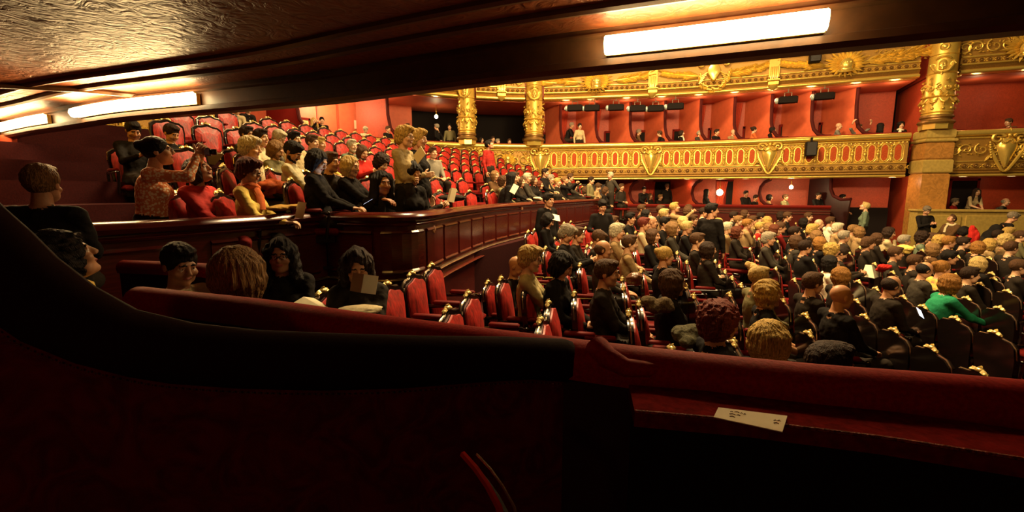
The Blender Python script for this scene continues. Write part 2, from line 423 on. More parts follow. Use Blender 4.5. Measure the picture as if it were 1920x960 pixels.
def hair_data(style, h):
    lo, hi = (-.20, -.22, -.44 if style in ('long', 'longwavy') else -.20), (.20, .20, .24)
    f = Field(lo, hi, h); C = (0, -.018, .04)
    if style == 'balding':
        f.ell((0, -.03, .012), (.088, .098, .085), 0, .01)
        f.ell((0, .035, .10), (.085, .115, .075), 0, .01, True); f.ell((0, .14, .02), (.11, .125, .14), 0, .01, True)
        f.noise(.0015, 160)
    elif style in ('short', 'crop', 'grey'):
        g = .013 if style != 'crop' else .007
        f.ell((0, -.018, .040), (.077+g, .099+g, .093+g), 0, .01)
        f.ell((0, .045, .108), (.06, .06, .03), 0, .02)
        f.ell((0, .135, -.03), (.10, .095, .095), 0, .012, True); f.ell((0, .04, -.12), (.13, .14, .09), 0, .012, True)
        f.noise(.0035, 90); f.strands(.0028, 26)
    elif style == 'fluffy':                 # short permed or blow-dried hair
        f.ell((0, -.02, .05), (.094, .116, .102), 0, .01); f.ell((0, -.05, -.02), (.088, .085, .08), 0, .03)
        f.ell((0, .05, .105), (.07, .07, .04), 0, .03)
        f.ell((0, .148, -.02), (.082, .10, .10), 0, .015, True); f.ell((0, .05, -.14), (.13, .12, .09), 0, .015, True)
        f.noise(.006, 60); f.strands(.005, 19)
    elif style == 'curly':
        f.ell((0, -.03, .045), (.118, .135, .115), 0, .01); f.ell((0, -.05, -.04), (.11, .10, .09), 0, .04)
        f.ell((0, .15, -.018), (.075, .105, .10), 0, .015, True); f.noise(.014, 62); f.noise(.006, 140)
    elif style == 'bun':
        f.ell((0, -.018, .040), (.088, .11, .104), 0, .01); f.ell((0, -.12, .075), (.045, .04, .045), 0, .015)
        f.ell((0, .135, -.03), (.10, .095, .095), 0, .012, True); f.ell((0, .04, -.12), (.13, .13, .09), 0, .012, True); f.noise(.003, 120)
    elif style in ('bob', 'wavy'):
        f.ell((0, -.02, .042), (.090, .112, .098), 0, .01)
        for a in np.linspace(-2.0, 2.0, 9):
            x, y = math.sin(a)*.085, -math.cos(a)*.085-.01
            f.cap((x*.90, y*.95, .04), (x*.98, y*1.0, -.03), .036, .034, 0, .03); f.cap((x*.98, y*1.0, -.03), (x*.90, y*.86, -.115), .033, .016, 0, .02)
        f.ell((0, .148, -.012), (.074, .112, .112), 0, .015, True); f.ell((0, .03, -.17), (.05, .10, .07), 0, .02, True)
        f.noise(.004 if style == 'bob' else .010, 60 if style == 'bob' else 52); f.strands(.0045, 21)
    elif style in ('long', 'longwavy'):
        f.ell((0, -.02, .045), (.090, .112, .099), 0, .01)
        for a in np.linspace(-2.1, 2.1, 10):
            x, y = math.sin(a)*.085, -math.cos(a)*.080-.01
            f.cap((x*.95, y, .04), (x*1.25, y*.95, -.18), .034, .034, 0, .03); f.cap((x*1.25, y*.95, -.18), (x*1.4, y*.9, -.36), .034, .02, 0, .03)
        f.ell((0, .152, -.015), (.070, .115, .125), 0, .015, True); f.ell((0, .12, -.25), (.075, .12, .22), 0, .02, True)
        f.noise(.004 if style == 'long' else .012, 55 if style == 'long' else 44); f.strands(.005, 20)
    elif style == 'bald': return None
    V, F, _ = f.net(); return V, F
BODY, HAIR = {}, {}
def body_mesh(key, **kw):
    if key not in BODY:
        V, F, C, HM, hands = body_data(**kw); BODY[key] = (net_mesh('figure', V, F, C, 7), HM, hands)
    return BODY[key]
def hair_mesh(style, h):
    k = (style, h)
    if k not in HAIR:
        d = hair_data(style, h); HAIR[k] = None if d is None else net_mesh('hair', d[0], d[1], None, 1)
    return HAIR[k]
# ------------------------------------------------------------------ materials
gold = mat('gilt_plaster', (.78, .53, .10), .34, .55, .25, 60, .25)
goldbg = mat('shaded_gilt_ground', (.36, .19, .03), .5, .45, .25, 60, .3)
goldr = mat('gilt_rail', (.84, .60, .13), .25, .65, 0, 30, .1)
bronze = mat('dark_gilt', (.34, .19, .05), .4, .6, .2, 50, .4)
inset = mat('orange_red_inset', (.42, .07, .015), .6, 0, .1, 30, .3)
redwall = mat('red_damask_wall', (.48, .062, .020), .55, 0, .12, 9, .25, kind='damask')
redpaint = mat('red_painted_panel', (.60, .125, .05), .5, 0, .04, 6, .12)
darkred = mat('dark_red_velvet', (.16, .010, .006), .8, 0, .1, 60, .2, sheen=.3)
velvet = mat('crimson_velvet', (.30, .006, .005), .7, 0, .15, 120, .3, sheen=.2)
carpetspec = 0
seatred = mat('worn_red_velvet', (.42, .014, .008), .5, 0, .3, 14, .65, kind='noise', sheen=.12, mscale=(3, 3, .8))  # red streaked lighter and darker by stretched noise
wood = mat('mahogany', (.085, .010, .006), .22, 0, .05, 8, .35, kind='noise', mscale=(1, 1, 8))
woodd = mat('dark_mahogany', (.025, .004, .003), .45, 0, .05, 8, .3)
lacq = mat('black_lacquer', (.010, .006, .005), .16, 0, .03, 20)
pipe = mat('brass_piping', (.42, .30, .20), .22, .8, 0, 30, .1)  # brass trim, also draws the highlight line on the black seat backs
crestm = mat('gilt_crest', (.78, .60, .22), .3, .5, .15, 50, .2)
blackm = mat('matt_black', (.008, .005, .004), .7, 0, .05, 20)
stone = mat('gilded_stone', (.50, .35, .085), .5, .1, .12, 14, .2)
marble = mat('orange_marble', (.50, .23, .05), .35, 0, .08, 5, .35, kind='damask')
soffm = mat('embossed_ceiling_paper', (.24, .062, .015), .5, 0, 1.6, 7, .35, kind='damask')
damask = mat('partition_damask', (.13, .006, .006), .75, 0, .3, 11, .5, kind='damask')
curtm = mat('red_curtain', (.45, .05, .02), .6, 0, .1, 20, .2)
paper = mat('paper', (.80, .72, .50), .7, 0, .05, 20, .05)
glow = mat('lamp_glow', (1.0, .74, .34), emit=30)
bulb = mat('bulb_glow', (1.0, .80, .42), emit=30)
# ------------------------------------------------------------------ plan curves
HS = Curve([(4.6, 1.55), (3.6, 1.9), (2.46, 2.31), (1.1, 2.85), (.2, 3.2), (-.75, 3.65), (-1.7, 4.12), (-3.0, 4.60), (-4.2, 5.05), (-5.35, 5.65), (-6.5, 6.25), (-7.9, 7.15), (-8.8, 8.3),
            (-8.75, 9.6), (-8.2, 10.9), (-7.7, 12.1), (-7.3, 13.6), (-6.5, 15.4), (-4.9, 17.2), (-3.1, 18.4), (-1.3, 19.1), (.45, 19.4),
            (2.2, 19.3), (3.9, 18.95), (5.9, 18.6), (7.89, 18.0), (10.64, 16.85), (13.45, 15.6)], .1)
RS = Curve([(14.35, 15.2), (15.2, 14.85), (16.2, 14.5), (18.8, 13.9)], .1)
S0 = HS.s_at_u(330, 12, 19, 3.87)
def su(u, z=3.87): return HS.s_at_u(u, S0-1.5, HS.L, z)
AM = Curve([(-3.9, 1.4), (-2.9, 3.15), (-2.03, 4.95)], .1)
AM2 = Curve([(-2.03, 4.95), (-1.6, 4.80), (-1.3, 4.76), (-1.08, 4.9), (-.95, 5.3), (-.8, 6.2), (-.38, 8.0), (.405, 10), (1.325, 12), (2.405, 14), (3.7, 16.2)], .1)
AMS = Curve([(-3.9, 1.5), (-2.75, 3.6), (-1.85, 5.3), (-1.1, 6.7), (-.45, 8.1), (.38, 10), (1.3, 12), (2.38, 14), (3.7, 16.2), (5.0, 17.8)], .1)
def box_profile(o0, o1, z0, z1): return [(o0, z0), (o0, z1), (o1, z1), (o1, z0)]
# ------------------------------------------------------------------ floors
m = MB(); ys = [i*.5 for i in range(-6, 46)]; xs = [-4+i*.5 for i in range(0, 60)]
for y in ys:
    for x0 in xs: m.v.append((row_x(x0, y), y, floor_r(x0)))
nx = len(xs); m.f = [(j*nx+i, j*nx+i+1, (j+1)*nx+i+1, (j+1)*nx+i) for j in range(len(ys)-1) for i in range(nx-1)]; m.m = [0]*len(m.f)
carpet = mat('dark_red_carpet', (.03, .003, .003), .9, 0, .2, 60, .3)
structure(m.build('floor', carpet))
for k in range(9):                       # the stepped floor of the amphitheatre
    m = MB(); a = -.25 if k == 0 else .8*k
    m.sweep([(a, .0), (a, 1.05+.27*k), (.8*(k+1)+.02, 1.05+.27*k), (.8*(k+1)+.02, 0)], AMS.path(0, AMS.L, .5), True)
    o = structure(m.build('floor_step', carpet))
# ------------------------------------------------------------------ amphitheatre parapet
def parapet(cv, name, label, s0, s1, panels):
    r = empty(name, cv.M(s0, 1.0), label, 'parapet')
    def sub(nm, mb, mt, sm=False):
        o = mb.build(nm, mt, None, sm); o.parent = r; o.matrix_parent_inverse = r.matrix_world.inverted(); return o
    pa = cv.path(s0, s1, .12)
    sub('wall_body', MB().sweep(box_profile(0, .10, .0, 1.72), pa, True), wood)
    sub('handrail', MB().sweep([(-.05, 1.70), (-.07, 1.735), (-.05, 1.77), (.0, 1.785), (.12, 1.785), (.14, 1.75), (.12, 1.71)], pa, True), wood, True)
    sub('moulding', MB().sweep([(-.02, 1.64), (-.035, 1.66), (-.02, 1.68), (0, 1.68), (0, 1.64)], pa, True), wood, True)
    sub('moulding', MB().sweep([(-.03, 1.05), (-.045, 1.065), (-.03, 1.08), (0, 1.08), (0, 1.05)], pa, True), pipe, True)
    sub('moulding', MB().sweep([(-.05, .93), (-.07, .95), (-.05, .97), (0, .97), (0, .93)], pa, True), wood, True)
    L = s1-s0; n = max(1, round(L/panels))
    for i in range(n):
        a, b = s0+L*(i+.08)/n, s0+L*(i+.92)/n; q = cv.path(a, b, .1)
        o = sub('panel', MB().sweep(box_profile(-.012, .02, 1.16, 1.58), q, True), wood)
        for za, zb in ((1.55, 1.59), (1.13, 1.17)): 
            f = MB().sweep([(-.028, (za+zb)/2), (-.01, za), (0, za), (0, zb), (-.01, zb)], q, True).build('panel_moulding', wood); f.parent = o
            f.matrix_parent_inverse = o.matrix_world.inverted()
            f.matrix_parent_inverse = r.matrix_world.inverted() if False else Matrix.Identity(4)
    return r
parapet(AM, 'wooden_parapet', 'glossy dark mahogany parapet in front of the woman in the patterned sweater', 0, AM.L, 1.3)
parapet(AM2, 'wooden_parapet', 'long curved mahogany parapet of the raised seating, running back to the far boxes', 0, AM2.L, .62)
# ------------------------------------------------------------------ horseshoe balcony and upper gallery (bodies)
def ring(cv, s0, s1, lab, cat, z=0.0, kind='balcony'):
    """gilded fronts: body, rail, bottom mouldings; returns the root"""
    p0 = cv.at(s0)[0]; r = empty('balcony_front' if kind == 'balcony' else 'gallery_front', Matrix.Translation((p0.x, p0.y, 2.5+z)), lab, cat)
    pa = cv.path(s0, s1, .15)
    def sub(nm, prof, mt, sm=True):
        o = MB().sweep(prof, pa, True).build(nm, mt, None, sm); o.parent = r; o.matrix_parent_inverse = r.matrix_world.inverted(); return o
    def half(c, zc, w, h, n=7): return [(c-w*math.cos(a), zc+h*math.sin(a)) for a in [math.pi*(i/(n-1)-.5) for i in range(n)]]
    if kind == 'balcony':
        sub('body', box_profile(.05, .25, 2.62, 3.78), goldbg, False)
        sub('rail', half(.0, 3.88, .12, .10)+[(.3, 3.98), (.3, 3.78)], goldr)
        sub('velvet_top', [(.02, 3.97), (.05, 4.01), (.3, 4.01), (.3, 3.97)], darkred)
        sub('cornice', half(.04, 3.735, .05, .035)+[(.1, 3.77), (.1, 3.70)], gold)
        sub('fillet', half(.04, 2.985, .03, .02)+[(.1, 3.0), (.1, 2.97)], goldr)
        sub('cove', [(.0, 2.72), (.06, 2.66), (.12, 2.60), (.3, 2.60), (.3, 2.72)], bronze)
        sub('lower_moulding', half(.08, 2.545, .06, .045)+[(.35, 2.59), (.35, 2.5)], goldr)
    else:
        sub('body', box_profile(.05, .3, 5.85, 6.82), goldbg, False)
        sub('rail', half(.0, 6.87, .09, .055)+[(.3, 6.925), (.3, 6.815)], goldr)
        sub('fillet', half(.03, 6.25, .04, .03)+[(.1, 6.28), (.1, 6.22)], goldr)
        sub('fillet', half(.0, 6.02, .05, .03)+[(.1, 6.05), (.1, 5.99)], goldr)
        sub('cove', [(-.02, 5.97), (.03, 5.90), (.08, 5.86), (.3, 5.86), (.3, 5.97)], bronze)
        sub('lower_moulding', half(.02, 5.80, .08, .06)+[(.4, 5.86), (.4, 5.74)], goldr)
    return r
def put(parent, name, me, M, lab=None):
    o = link(name, me); o.parent = parent; o.matrix_parent_inverse = parent.matrix_world.inverted(); o.matrix_world = M
    if lab: o['label'] = lab
    return o
# ornament meshes: x along the front, -y towards the hall, z up
def ov_mesh():
    m = MB(); P = [(-.085, .16), (-.05, .235), (0, .27), (.05, .235), (.085, .16), (.085, -.16), (.05, -.235), (0, -.27), (-.05, -.235), (-.085, -.16)]
    m.tube([(x*1.25, 0, z*1.07) for x, z in P], .026, 6, closed=True)
    m.tube([(x*1.9, .01, z*1.27) for x, z in P], .018, 5, closed=True); return m.mesh('oval_frame', gold, True)
def inset_mesh():
    P = [(-.085, .16), (-.05, .235), (0, .27), (.05, .235), (.085, .16), (.085, -.16), (.05, -.235), (0, -.27), (-.05, -.235), (-.085, -.16)]
    return MB().prism([(x, z) for x, z in P], .02, Matrix.Rotation(math.pi/2, 4, 'X')).mesh('inset', inset)
def post_mesh():
    m = MB(); T = Matrix.Identity(4)
    m.lathe([(.02, -.30), (.035, -.27), (.02, -.2), (.028, -.12), (.05, -.06), (.055, -.03), (.03, 0), (.045, .03), (.02, .06), (.02, .14), (.05, .2), (.02, .23), (.035, .27)], 8, T)
    for q in (-1, 1):
        m.leaf((0, 0, .2), (q*.09, -.01, .27), .02, (0, -1, 0)); m.leaf((0, 0, .16), (q*.07, -.01, .10), .02, (0, -1, 0))
    return m.mesh('small_baluster', gold, True)
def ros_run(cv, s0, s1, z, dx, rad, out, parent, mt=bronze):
    m = MB(); n = int((s1-s0)/dx)
    for i in range(n):
        T = cv.M(s0+(i+.5)*(s1-s0)/n, z, out); m.lathe([(rad, 0), (rad*.8, .035), (rad*.55, .012), (rad*.3, .04), (.01, .045)], 8, T @ Matrix.Rotation(math.pi/2, 4, 'X'))
        T2 = cv.M(s0+(i+1)*(s1-s0)/n, z, out)
        m.k = 1
        for q in (-1, 1): m.leaf((0, 0, 0), (q*rad*.9, -.02, rad*.9), rad*.25, (0, -1, 0), M=T2); m.leaf((0, 0, 0), (q*rad*.9, -.02, -rad*.9), rad*.25, (0, -1, 0), M=T2)
        m.k = 0
    o = m.build('rosette_border', [mt, gold], None); o['kind'] = 'stuff'; o.parent = parent; o.matrix_parent_inverse = parent.matrix_world.inverted(); return o
def spiral(c, r0, r1, a0, turns, y=-.04, n=16):
    return [(c[0]+(r0+(r1-r0)*i/(n-1))*math.cos(a0+turns*2*math.pi*i/(n-1)), y-.03*i/(n-1), c[1]+(r0+(r1-r0)*i/(n-1))*math.sin(a0+turns*2*math.pi*i/(n-1))) for i in range(n)]
def cartouche_meshes():
    sh = MB(); P = []
    for i in range(24):
        a = 2*math.pi*i/24; x = .25*math.sin(a); z = .10+.32*math.cos(a) if math.cos(a) > 0 else .10+.62*math.cos(a)
        if math.cos(a) < 0: x *= (1+.9*math.cos(a)*.75)
        P.append((x, z))
    n = len(P); vs = [(x, 0, z) for x, z in P]+[(x*.82, -.07, .02+(z-.02)*.85) for x, z in P]+[(0, -.12, .12), ]
    sh.add(vs, [(i, (i+1) % n, n+(i+1) % n, n+i) for i in range(n)]+[(n+i, n+(i+1) % n, 2*n) for i in range(n)])
    sc = MB()
    for q in (-1, 1):
        sc.tube([(q*a, y, z) for a, y, z in spiral((.26, .36), .17, .03, math.pi*.9, -1.3)], [.05-.028*i/15 for i in range(16)], 7)
        sc.tube([(q*.40, -.02, .22), (q*.37, -.03, .0), (q*.30, -.03, -.14), (q*.2, -.03, -.34), (q*.08, -.03, -.56), (0, -.03, -.62)], [.03, .045, .05, .045, .04, .03], 6)
        for j in range(7): sc.ell((q*(.43-.012*j), -.06, .25-.075*j), (.032, .032, .036), 7, 4)
        sc.leaf((q*.05, 0, .5), (q*.3, -.04, .60), .05, (0, -1, 0)); sc.leaf((q*.33, 0, -.1), (q*.5, -.03, -.32), .05, (0, -1, 0))
        for j in range(6): a = j/5*math.pi; sc.ell((q*(.02+.20*j/5), -.11, .30-.07*math.sin(a)), (.028, .028, .028), 6, 4)
    sc.leaf((0, 0, .42), (0, -.05, .68), .07, (0, -1, 0)); sc.ell((0, -.06, .45), (.06, .05, .06), 8, 5)
    return sh.mesh('shield', goldr, True), sc.mesh('scrollwork', gold, True)
def swirl_mesh(W=.9, H=.3, seed=0, leaves=26):          # acanthus scrolls filling a panel
    r = random.Random(seed); m = MB()
    for q in (-1, 1):
        for k, (cx, cz, R0) in enumerate(((.25, .0, .2), (.62, .05, .17), (.86, -.06, .1))):
            c = (q*cx*W, cz*H); m.tube([(x, y, z) for x, y, z in spiral(c, R0*H/.25, .03, r.uniform(0, 6), 1.2*q*(-1)**k)], [.035-.02*i/15 for i in range(16)], 5)
        for i in range(leaves):
            x = q*r.uniform(.05, 1)*W; z = r.uniform(-.8, .8)*H; a = r.uniform(0, 6.28); l = r.uniform(.09, .2)
            m.leaf((x, 0, z), (x+math.cos(a)*l, -.05, z+math.sin(a)*l*.7), .03, (0, -1, 0))
    return m.mesh('acanthus_relief', gold, True)
def palm_mesh(q, L=1.15, H=.44, n=15, seed=1):           # branch of long leaves sweeping away from a centre
    m = MB(); r = random.Random(seed); P = [(q*L*t, -.03, -.12*H/.44+.30*H/.44*t**1.3*.8) for t in [i/10 for i in range(11)]]
    m.tube(P, [.028-.016*i/10 for i in range(11)], 5)
    for i in range(n):
        t = .06+.9*i/n; x = q*L*t; z = -.12+.24*t**1.3
        for s in (-1, 1):
            l = r.uniform(.26, .40)*(1.1-.4*t); a = (.55 if s > 0 else -.35)+r.uniform(-.15, .15)
            m.leaf((x, 0, z), (x+q*math.cos(a)*l, -.06, max(-.3, min(.3, z+math.sin(a)*l))), .058, (0, -1, 0), .8)
    return m.mesh('leafy_branch', gold, True)
def fan_meshes():
    f = MB()
    for i in range(17):
        a = math.pi*(-.12+1.24*i/16); l = .46 if i % 2 else .36
        f.leaf((.1*math.cos(a), 0, -.05+.1*math.sin(a)), (math.cos(a)*l*1.35, -.08, -.05+math.sin(a)*l), .045, (0, -1, 0))
    for i in range(9):
        a = math.pi*(1.08+.84*i/8); f.leaf((.1*math.cos(a), 0, -.12), (math.cos(a)*.5, -.10, -.12+math.sin(a)*.36), .05, (0, -1, 0))
    for q in (-1, 0, 1):
        f.tube([(q*.28+x, -.05+y*.3, .42+z) for x, y, z in spiral((0, 0), .10, .02, math.pi, -1)], [.03]*16, 5)
    c = MB(); c.ell((0, -.10, -.05), (.19, .14, .20), 12, 8); c.ell((0, -.16, -.18), (.16, .06, .08), 10, 6)
    for q in (-1, 0, 1): c.ell((q*.085, -.21, .0), (.03, .03, .045), 8, 4)
    c.tube([(-.2, -.1, -.22), (0, -.22, -.26), (.2, -.1, -.22)], .03, 6)
    return f.mesh('leaf_fan', gold, True), c.mesh('basket_boss', goldr, True)
def crown_meshes():
    s = MB(); n = 20; P = [(math.sin(2*math.pi*i/n)*.26*(1 if math.cos(2*math.pi*i/n) > 0 else 1+.55*math.cos(2*math.pi*i/n)), .34*math.cos(2*math.pi*i/n)) for i in range(n)]
    s.add([(x, 0, z) for x, z in P]+[(x*.85, -.14, z*.87) for x, z in P]+[(0, -.2, 0)], [(i, (i+1) % n, n+(i+1) % n, n+i) for i in range(n)]+[(n+i, n+(i+1) % n, 2*n) for i in range(n)])
    w = MB(); r = random.Random(4)
    for i in range(40):
        a = math.pi*(1.0+i/39); R = .52+r.uniform(-.05, .05); w.ell((math.cos(a)*R*.95, -.08, math.sin(a)*R*1.1+.02), (.05, .05, .05), 6, 4)
        w.leaf((math.cos(a)*R*.95, -.05, math.sin(a)*R*1.1), (math.cos(a+.25)*R*1.15, -.08, math.sin(a+.25)*R*1.3), .035, (0, -1, 0))
    for q in (-1, 1):
        w.tube([(q*a, y, z) for a, y, z in spiral((.42, .38), .17, .03, math.pi*.9, -1.3)], [.055-.03*i/15 for i in range(16)], 7)
        for j in range(4): w.box(q*.3-.05, q*.3+.05, -.14, -.05, -.05-.07*j, -.10-.07*j) if False else w.tube([(q*(.22+.05*j), -.1, .05-.09*j), (q*(.42+.03*j), -.12, -.08-.09*j)], .028, 5)
    return s.mesh('shield', goldr, True), w.mesh('wreath', gold, True)
def bracket_mesh():
    m = MB(); m.box(-.17, .17, -.12, .05, -.10, .55, b=.02)
    for q in (-.1, -.033, .033, .1): m.tube([(q, -.13, .28), (q, -.15, .0), (q, -.13, -.16)], .026, 6)
    m.box(-.2, .2, -.2, .05, -.22, -.14, b=.02); m.box(-.17, .17, -.15, .05, -.36, -.22, b=.02)
    m.lathe([(.2, .0), (.17, -.06), (.10, -.12), (.03, -.17)][::-1], 12, TR(0, -.02, -.36), 1, .7); return m.mesh('fluted_bracket', goldr, 40)
OVM, INM, POM = ov_mesh(), inset_mesh(), post_mesh(); SHM, SCM = cartouche_meshes(); SWM = swirl_mesh(); SWL = swirl_mesh(1.1, .36, 5, 34)
PLM = {-1: palm_mesh(-1), 1: palm_mesh(1, seed=3)}; FAM, BAM = fan_meshes(); CSM, CWM = crown_meshes(); BRM = bracket_mesh()
# ---- first balcony
sEnd = HS.L-.05
bal = ring(HS, su(1030)-.3, sEnd, 'gilded curved balcony front with red ovals, right of the two ornate columns', 'balcony')
bal2 = ring(HS, S0-1.4, su(830), 'gilded balcony front with leaf scrolls curving along the rear wall, left side', 'balcony')
bal3 = ring(HS, su(830), su(1030)-.3, 'gilded balcony front section under the two ornate columns', 'balcony')
def cart(r, cv, s, z=3.30, sc=1.0, lab=None):
    M = cv.M(s, z, 0.0) @ Matrix.Scale(sc, 4); put(r, 'shield', SHM, M, lab); put(r, 'scrollwork', SCM, M)
def ovals(r, cv, s0, s1, n):
    for i in range(n):
        s = s0+(s1-s0)*(i+.5)/n
        put(r, 'oval_frame', OVM, cv.M(s, 3.34, .04)); put(r, 'inset', INM, cv.M(s, 3.34, .045), 'orange red oval inset')
        if i: put(r, 'small_baluster', POM, cv.M(s0+(s1-s0)*i/n, 3.34, .02))
for a, b, n, r in ((1030, 1203, 9, bal), (1241, 1423, 9, bal), (1466, 1700, 10, bal)):
    ovals(r, HS, su(a), su(b), n)
for u, r in ((1013, bal3), (1222, bal), (1445, bal), (890, bal3)): cart(r, HS, su(u))
ovals(bal3, HS, su(835), su(873), 2)
put(bal3, 'acanthus_relief', SWL, HS.M(su(952), 3.34, .03)); put(bal3, 'leaf_fan', FAM, HS.M(su(952), 3.36, .0) @ Matrix.Scale(.7, 4)); put(bal3, 'boss', BAM, HS.M(su(952), 3.4, .0) @ Matrix.Scale(.7, 4))
s = S0-1.0; i = 0
while s < su(830)-.5:
    if i % 4 == 3: cart(bal2, HS, s, 3.3, .9)
    else: put(bal2, 'acanthus_relief', SWM, HS.M(s, 3.34, .03) @ Matrix.Scale(.62, 4)); put(bal2, 'oval_frame', OVM, HS.M(s, 3.34, .02))
    s += .62 if i % 4 < 2 else .8; i += 1
for r, a, b in ((bal, su(1030), sEnd), (bal2, S0-1.3, su(830)), (bal3, su(830), su(1030)-.3)):
    ros_run(HS, a, b, 2.84, .28, .075, .03, r)
    m = MB(); L = b-a; n = int(L/.11)
    for i in range(n): m.ell((0, 0, 0), (.028, .028, .028), 5, 3, HS.M(a+(i+.5)*L/n, 3.67, .03))
    o = m.build('bead_row', gold); o['kind'] = 'stuff'; o.parent = r; o.matrix_parent_inverse = r.matrix_world.inverted()
# ---- upper gallery
GZ = 6.52
def gal_orn(r, cv, items, a, b):
    for kind, s in items:
        if kind == 'fan': put(r, 'leaf_fan', FAM, cv.M(s, 6.45, -.02) @ Matrix.Scale(1.15, 4)); put(r, 'basket_boss', BAM, cv.M(s, 6.38, -.04) @ Matrix.Scale(1.15, 4))
        elif kind == 'crown': put(r, 'shield', CSM, cv.M(s, 6.50, -.02)); put(r, 'wreath', CWM, cv.M(s, 6.45, .0))
        elif kind == 'bracket': put(r, 'fluted_bracket', BRM, cv.M(s, 6.22, .02))
        elif kind == 'swirl': put(r, 'acanthus_relief', SWL, cv.M(s, GZ, .02) @ Matrix.Scale(.75, 4))
        elif kind[0] == 'p': put(r, 'leafy_branch', PLM[1 if kind == 'p+' else -1], cv.M(s, GZ, .01) @ Matrix.Scale(1.3, 4, (1, 0, 0)))
    ros_run(cv, a, b, 6.13, .2, .06, .03, r)
def sg(u): return HS.s_at_u(u, S0+6, HS.L, 6.2)
g1 = ring(HS, sg(1020), sEnd+.05, 'upper gilded gallery front with palm leaves, baskets and a central shield', 'gallery', 3.3, 'gallery')
gal_orn(g1, HS, [('fan', sg(1118)), ('p-', sg(1090)), ('p+', sg(1150)), ('p-', sg(1062)-.4), ('bracket', sg(1223)), ('crown', sg(1337)), ('p-', sg(1316)), ('p+', sg(1358)),
                 ('bracket', sg(1451)), ('fan', sg(1585)), ('p-', sg(1552)), ('p+', sg(1618)), ('p+', sg(1650)), ('swirl', sg(1700))], sg(1020), sEnd)
g2 = ring(HS, sg(893), sg(984), 'short gilded gallery front between the two ornate columns', 'gallery', 3.3, 'gallery')
gal_orn(g2, HS, [('swirl', sg(915)), ('bracket', sg(940)), ('swirl', sg(965))], sg(893), sg(984))
g3 = ring(HS, sg(784), sg(862), 'short gilded gallery front left of the two ornate columns', 'gallery', 3.3, 'gallery')
gal_orn(g3, HS, [('swirl', sg(830))], sg(784), sg(862))
r1 = ring(RS, 0, RS.L, 'gilded balcony front with a heart-shaped shield, right of the big pillar', 'balcony')
cart(r1, RS, .95+.45, 3.30, 1.05); put(r1, 'acanthus_relief', SWL, RS.M(.6, 3.36, .03) @ Matrix.Scale(.7, 4)); put(r1, 'acanthus_relief', SWM, RS.M(2.35, 3.36, .03)); ros_run(RS, 0, RS.L, 2.84, .28, .075, .03, r1)
r2 = ring(RS, 0, RS.L, 'upper gilded gallery front with a shell ornament, right of the big pillar', 'gallery', 3.3, 'gallery')
gal_orn(r2, RS, [('swirl', .55), ('fan', 1.5), ('swirl', 2.4), ('p+', 1.8)], 0, RS.L)
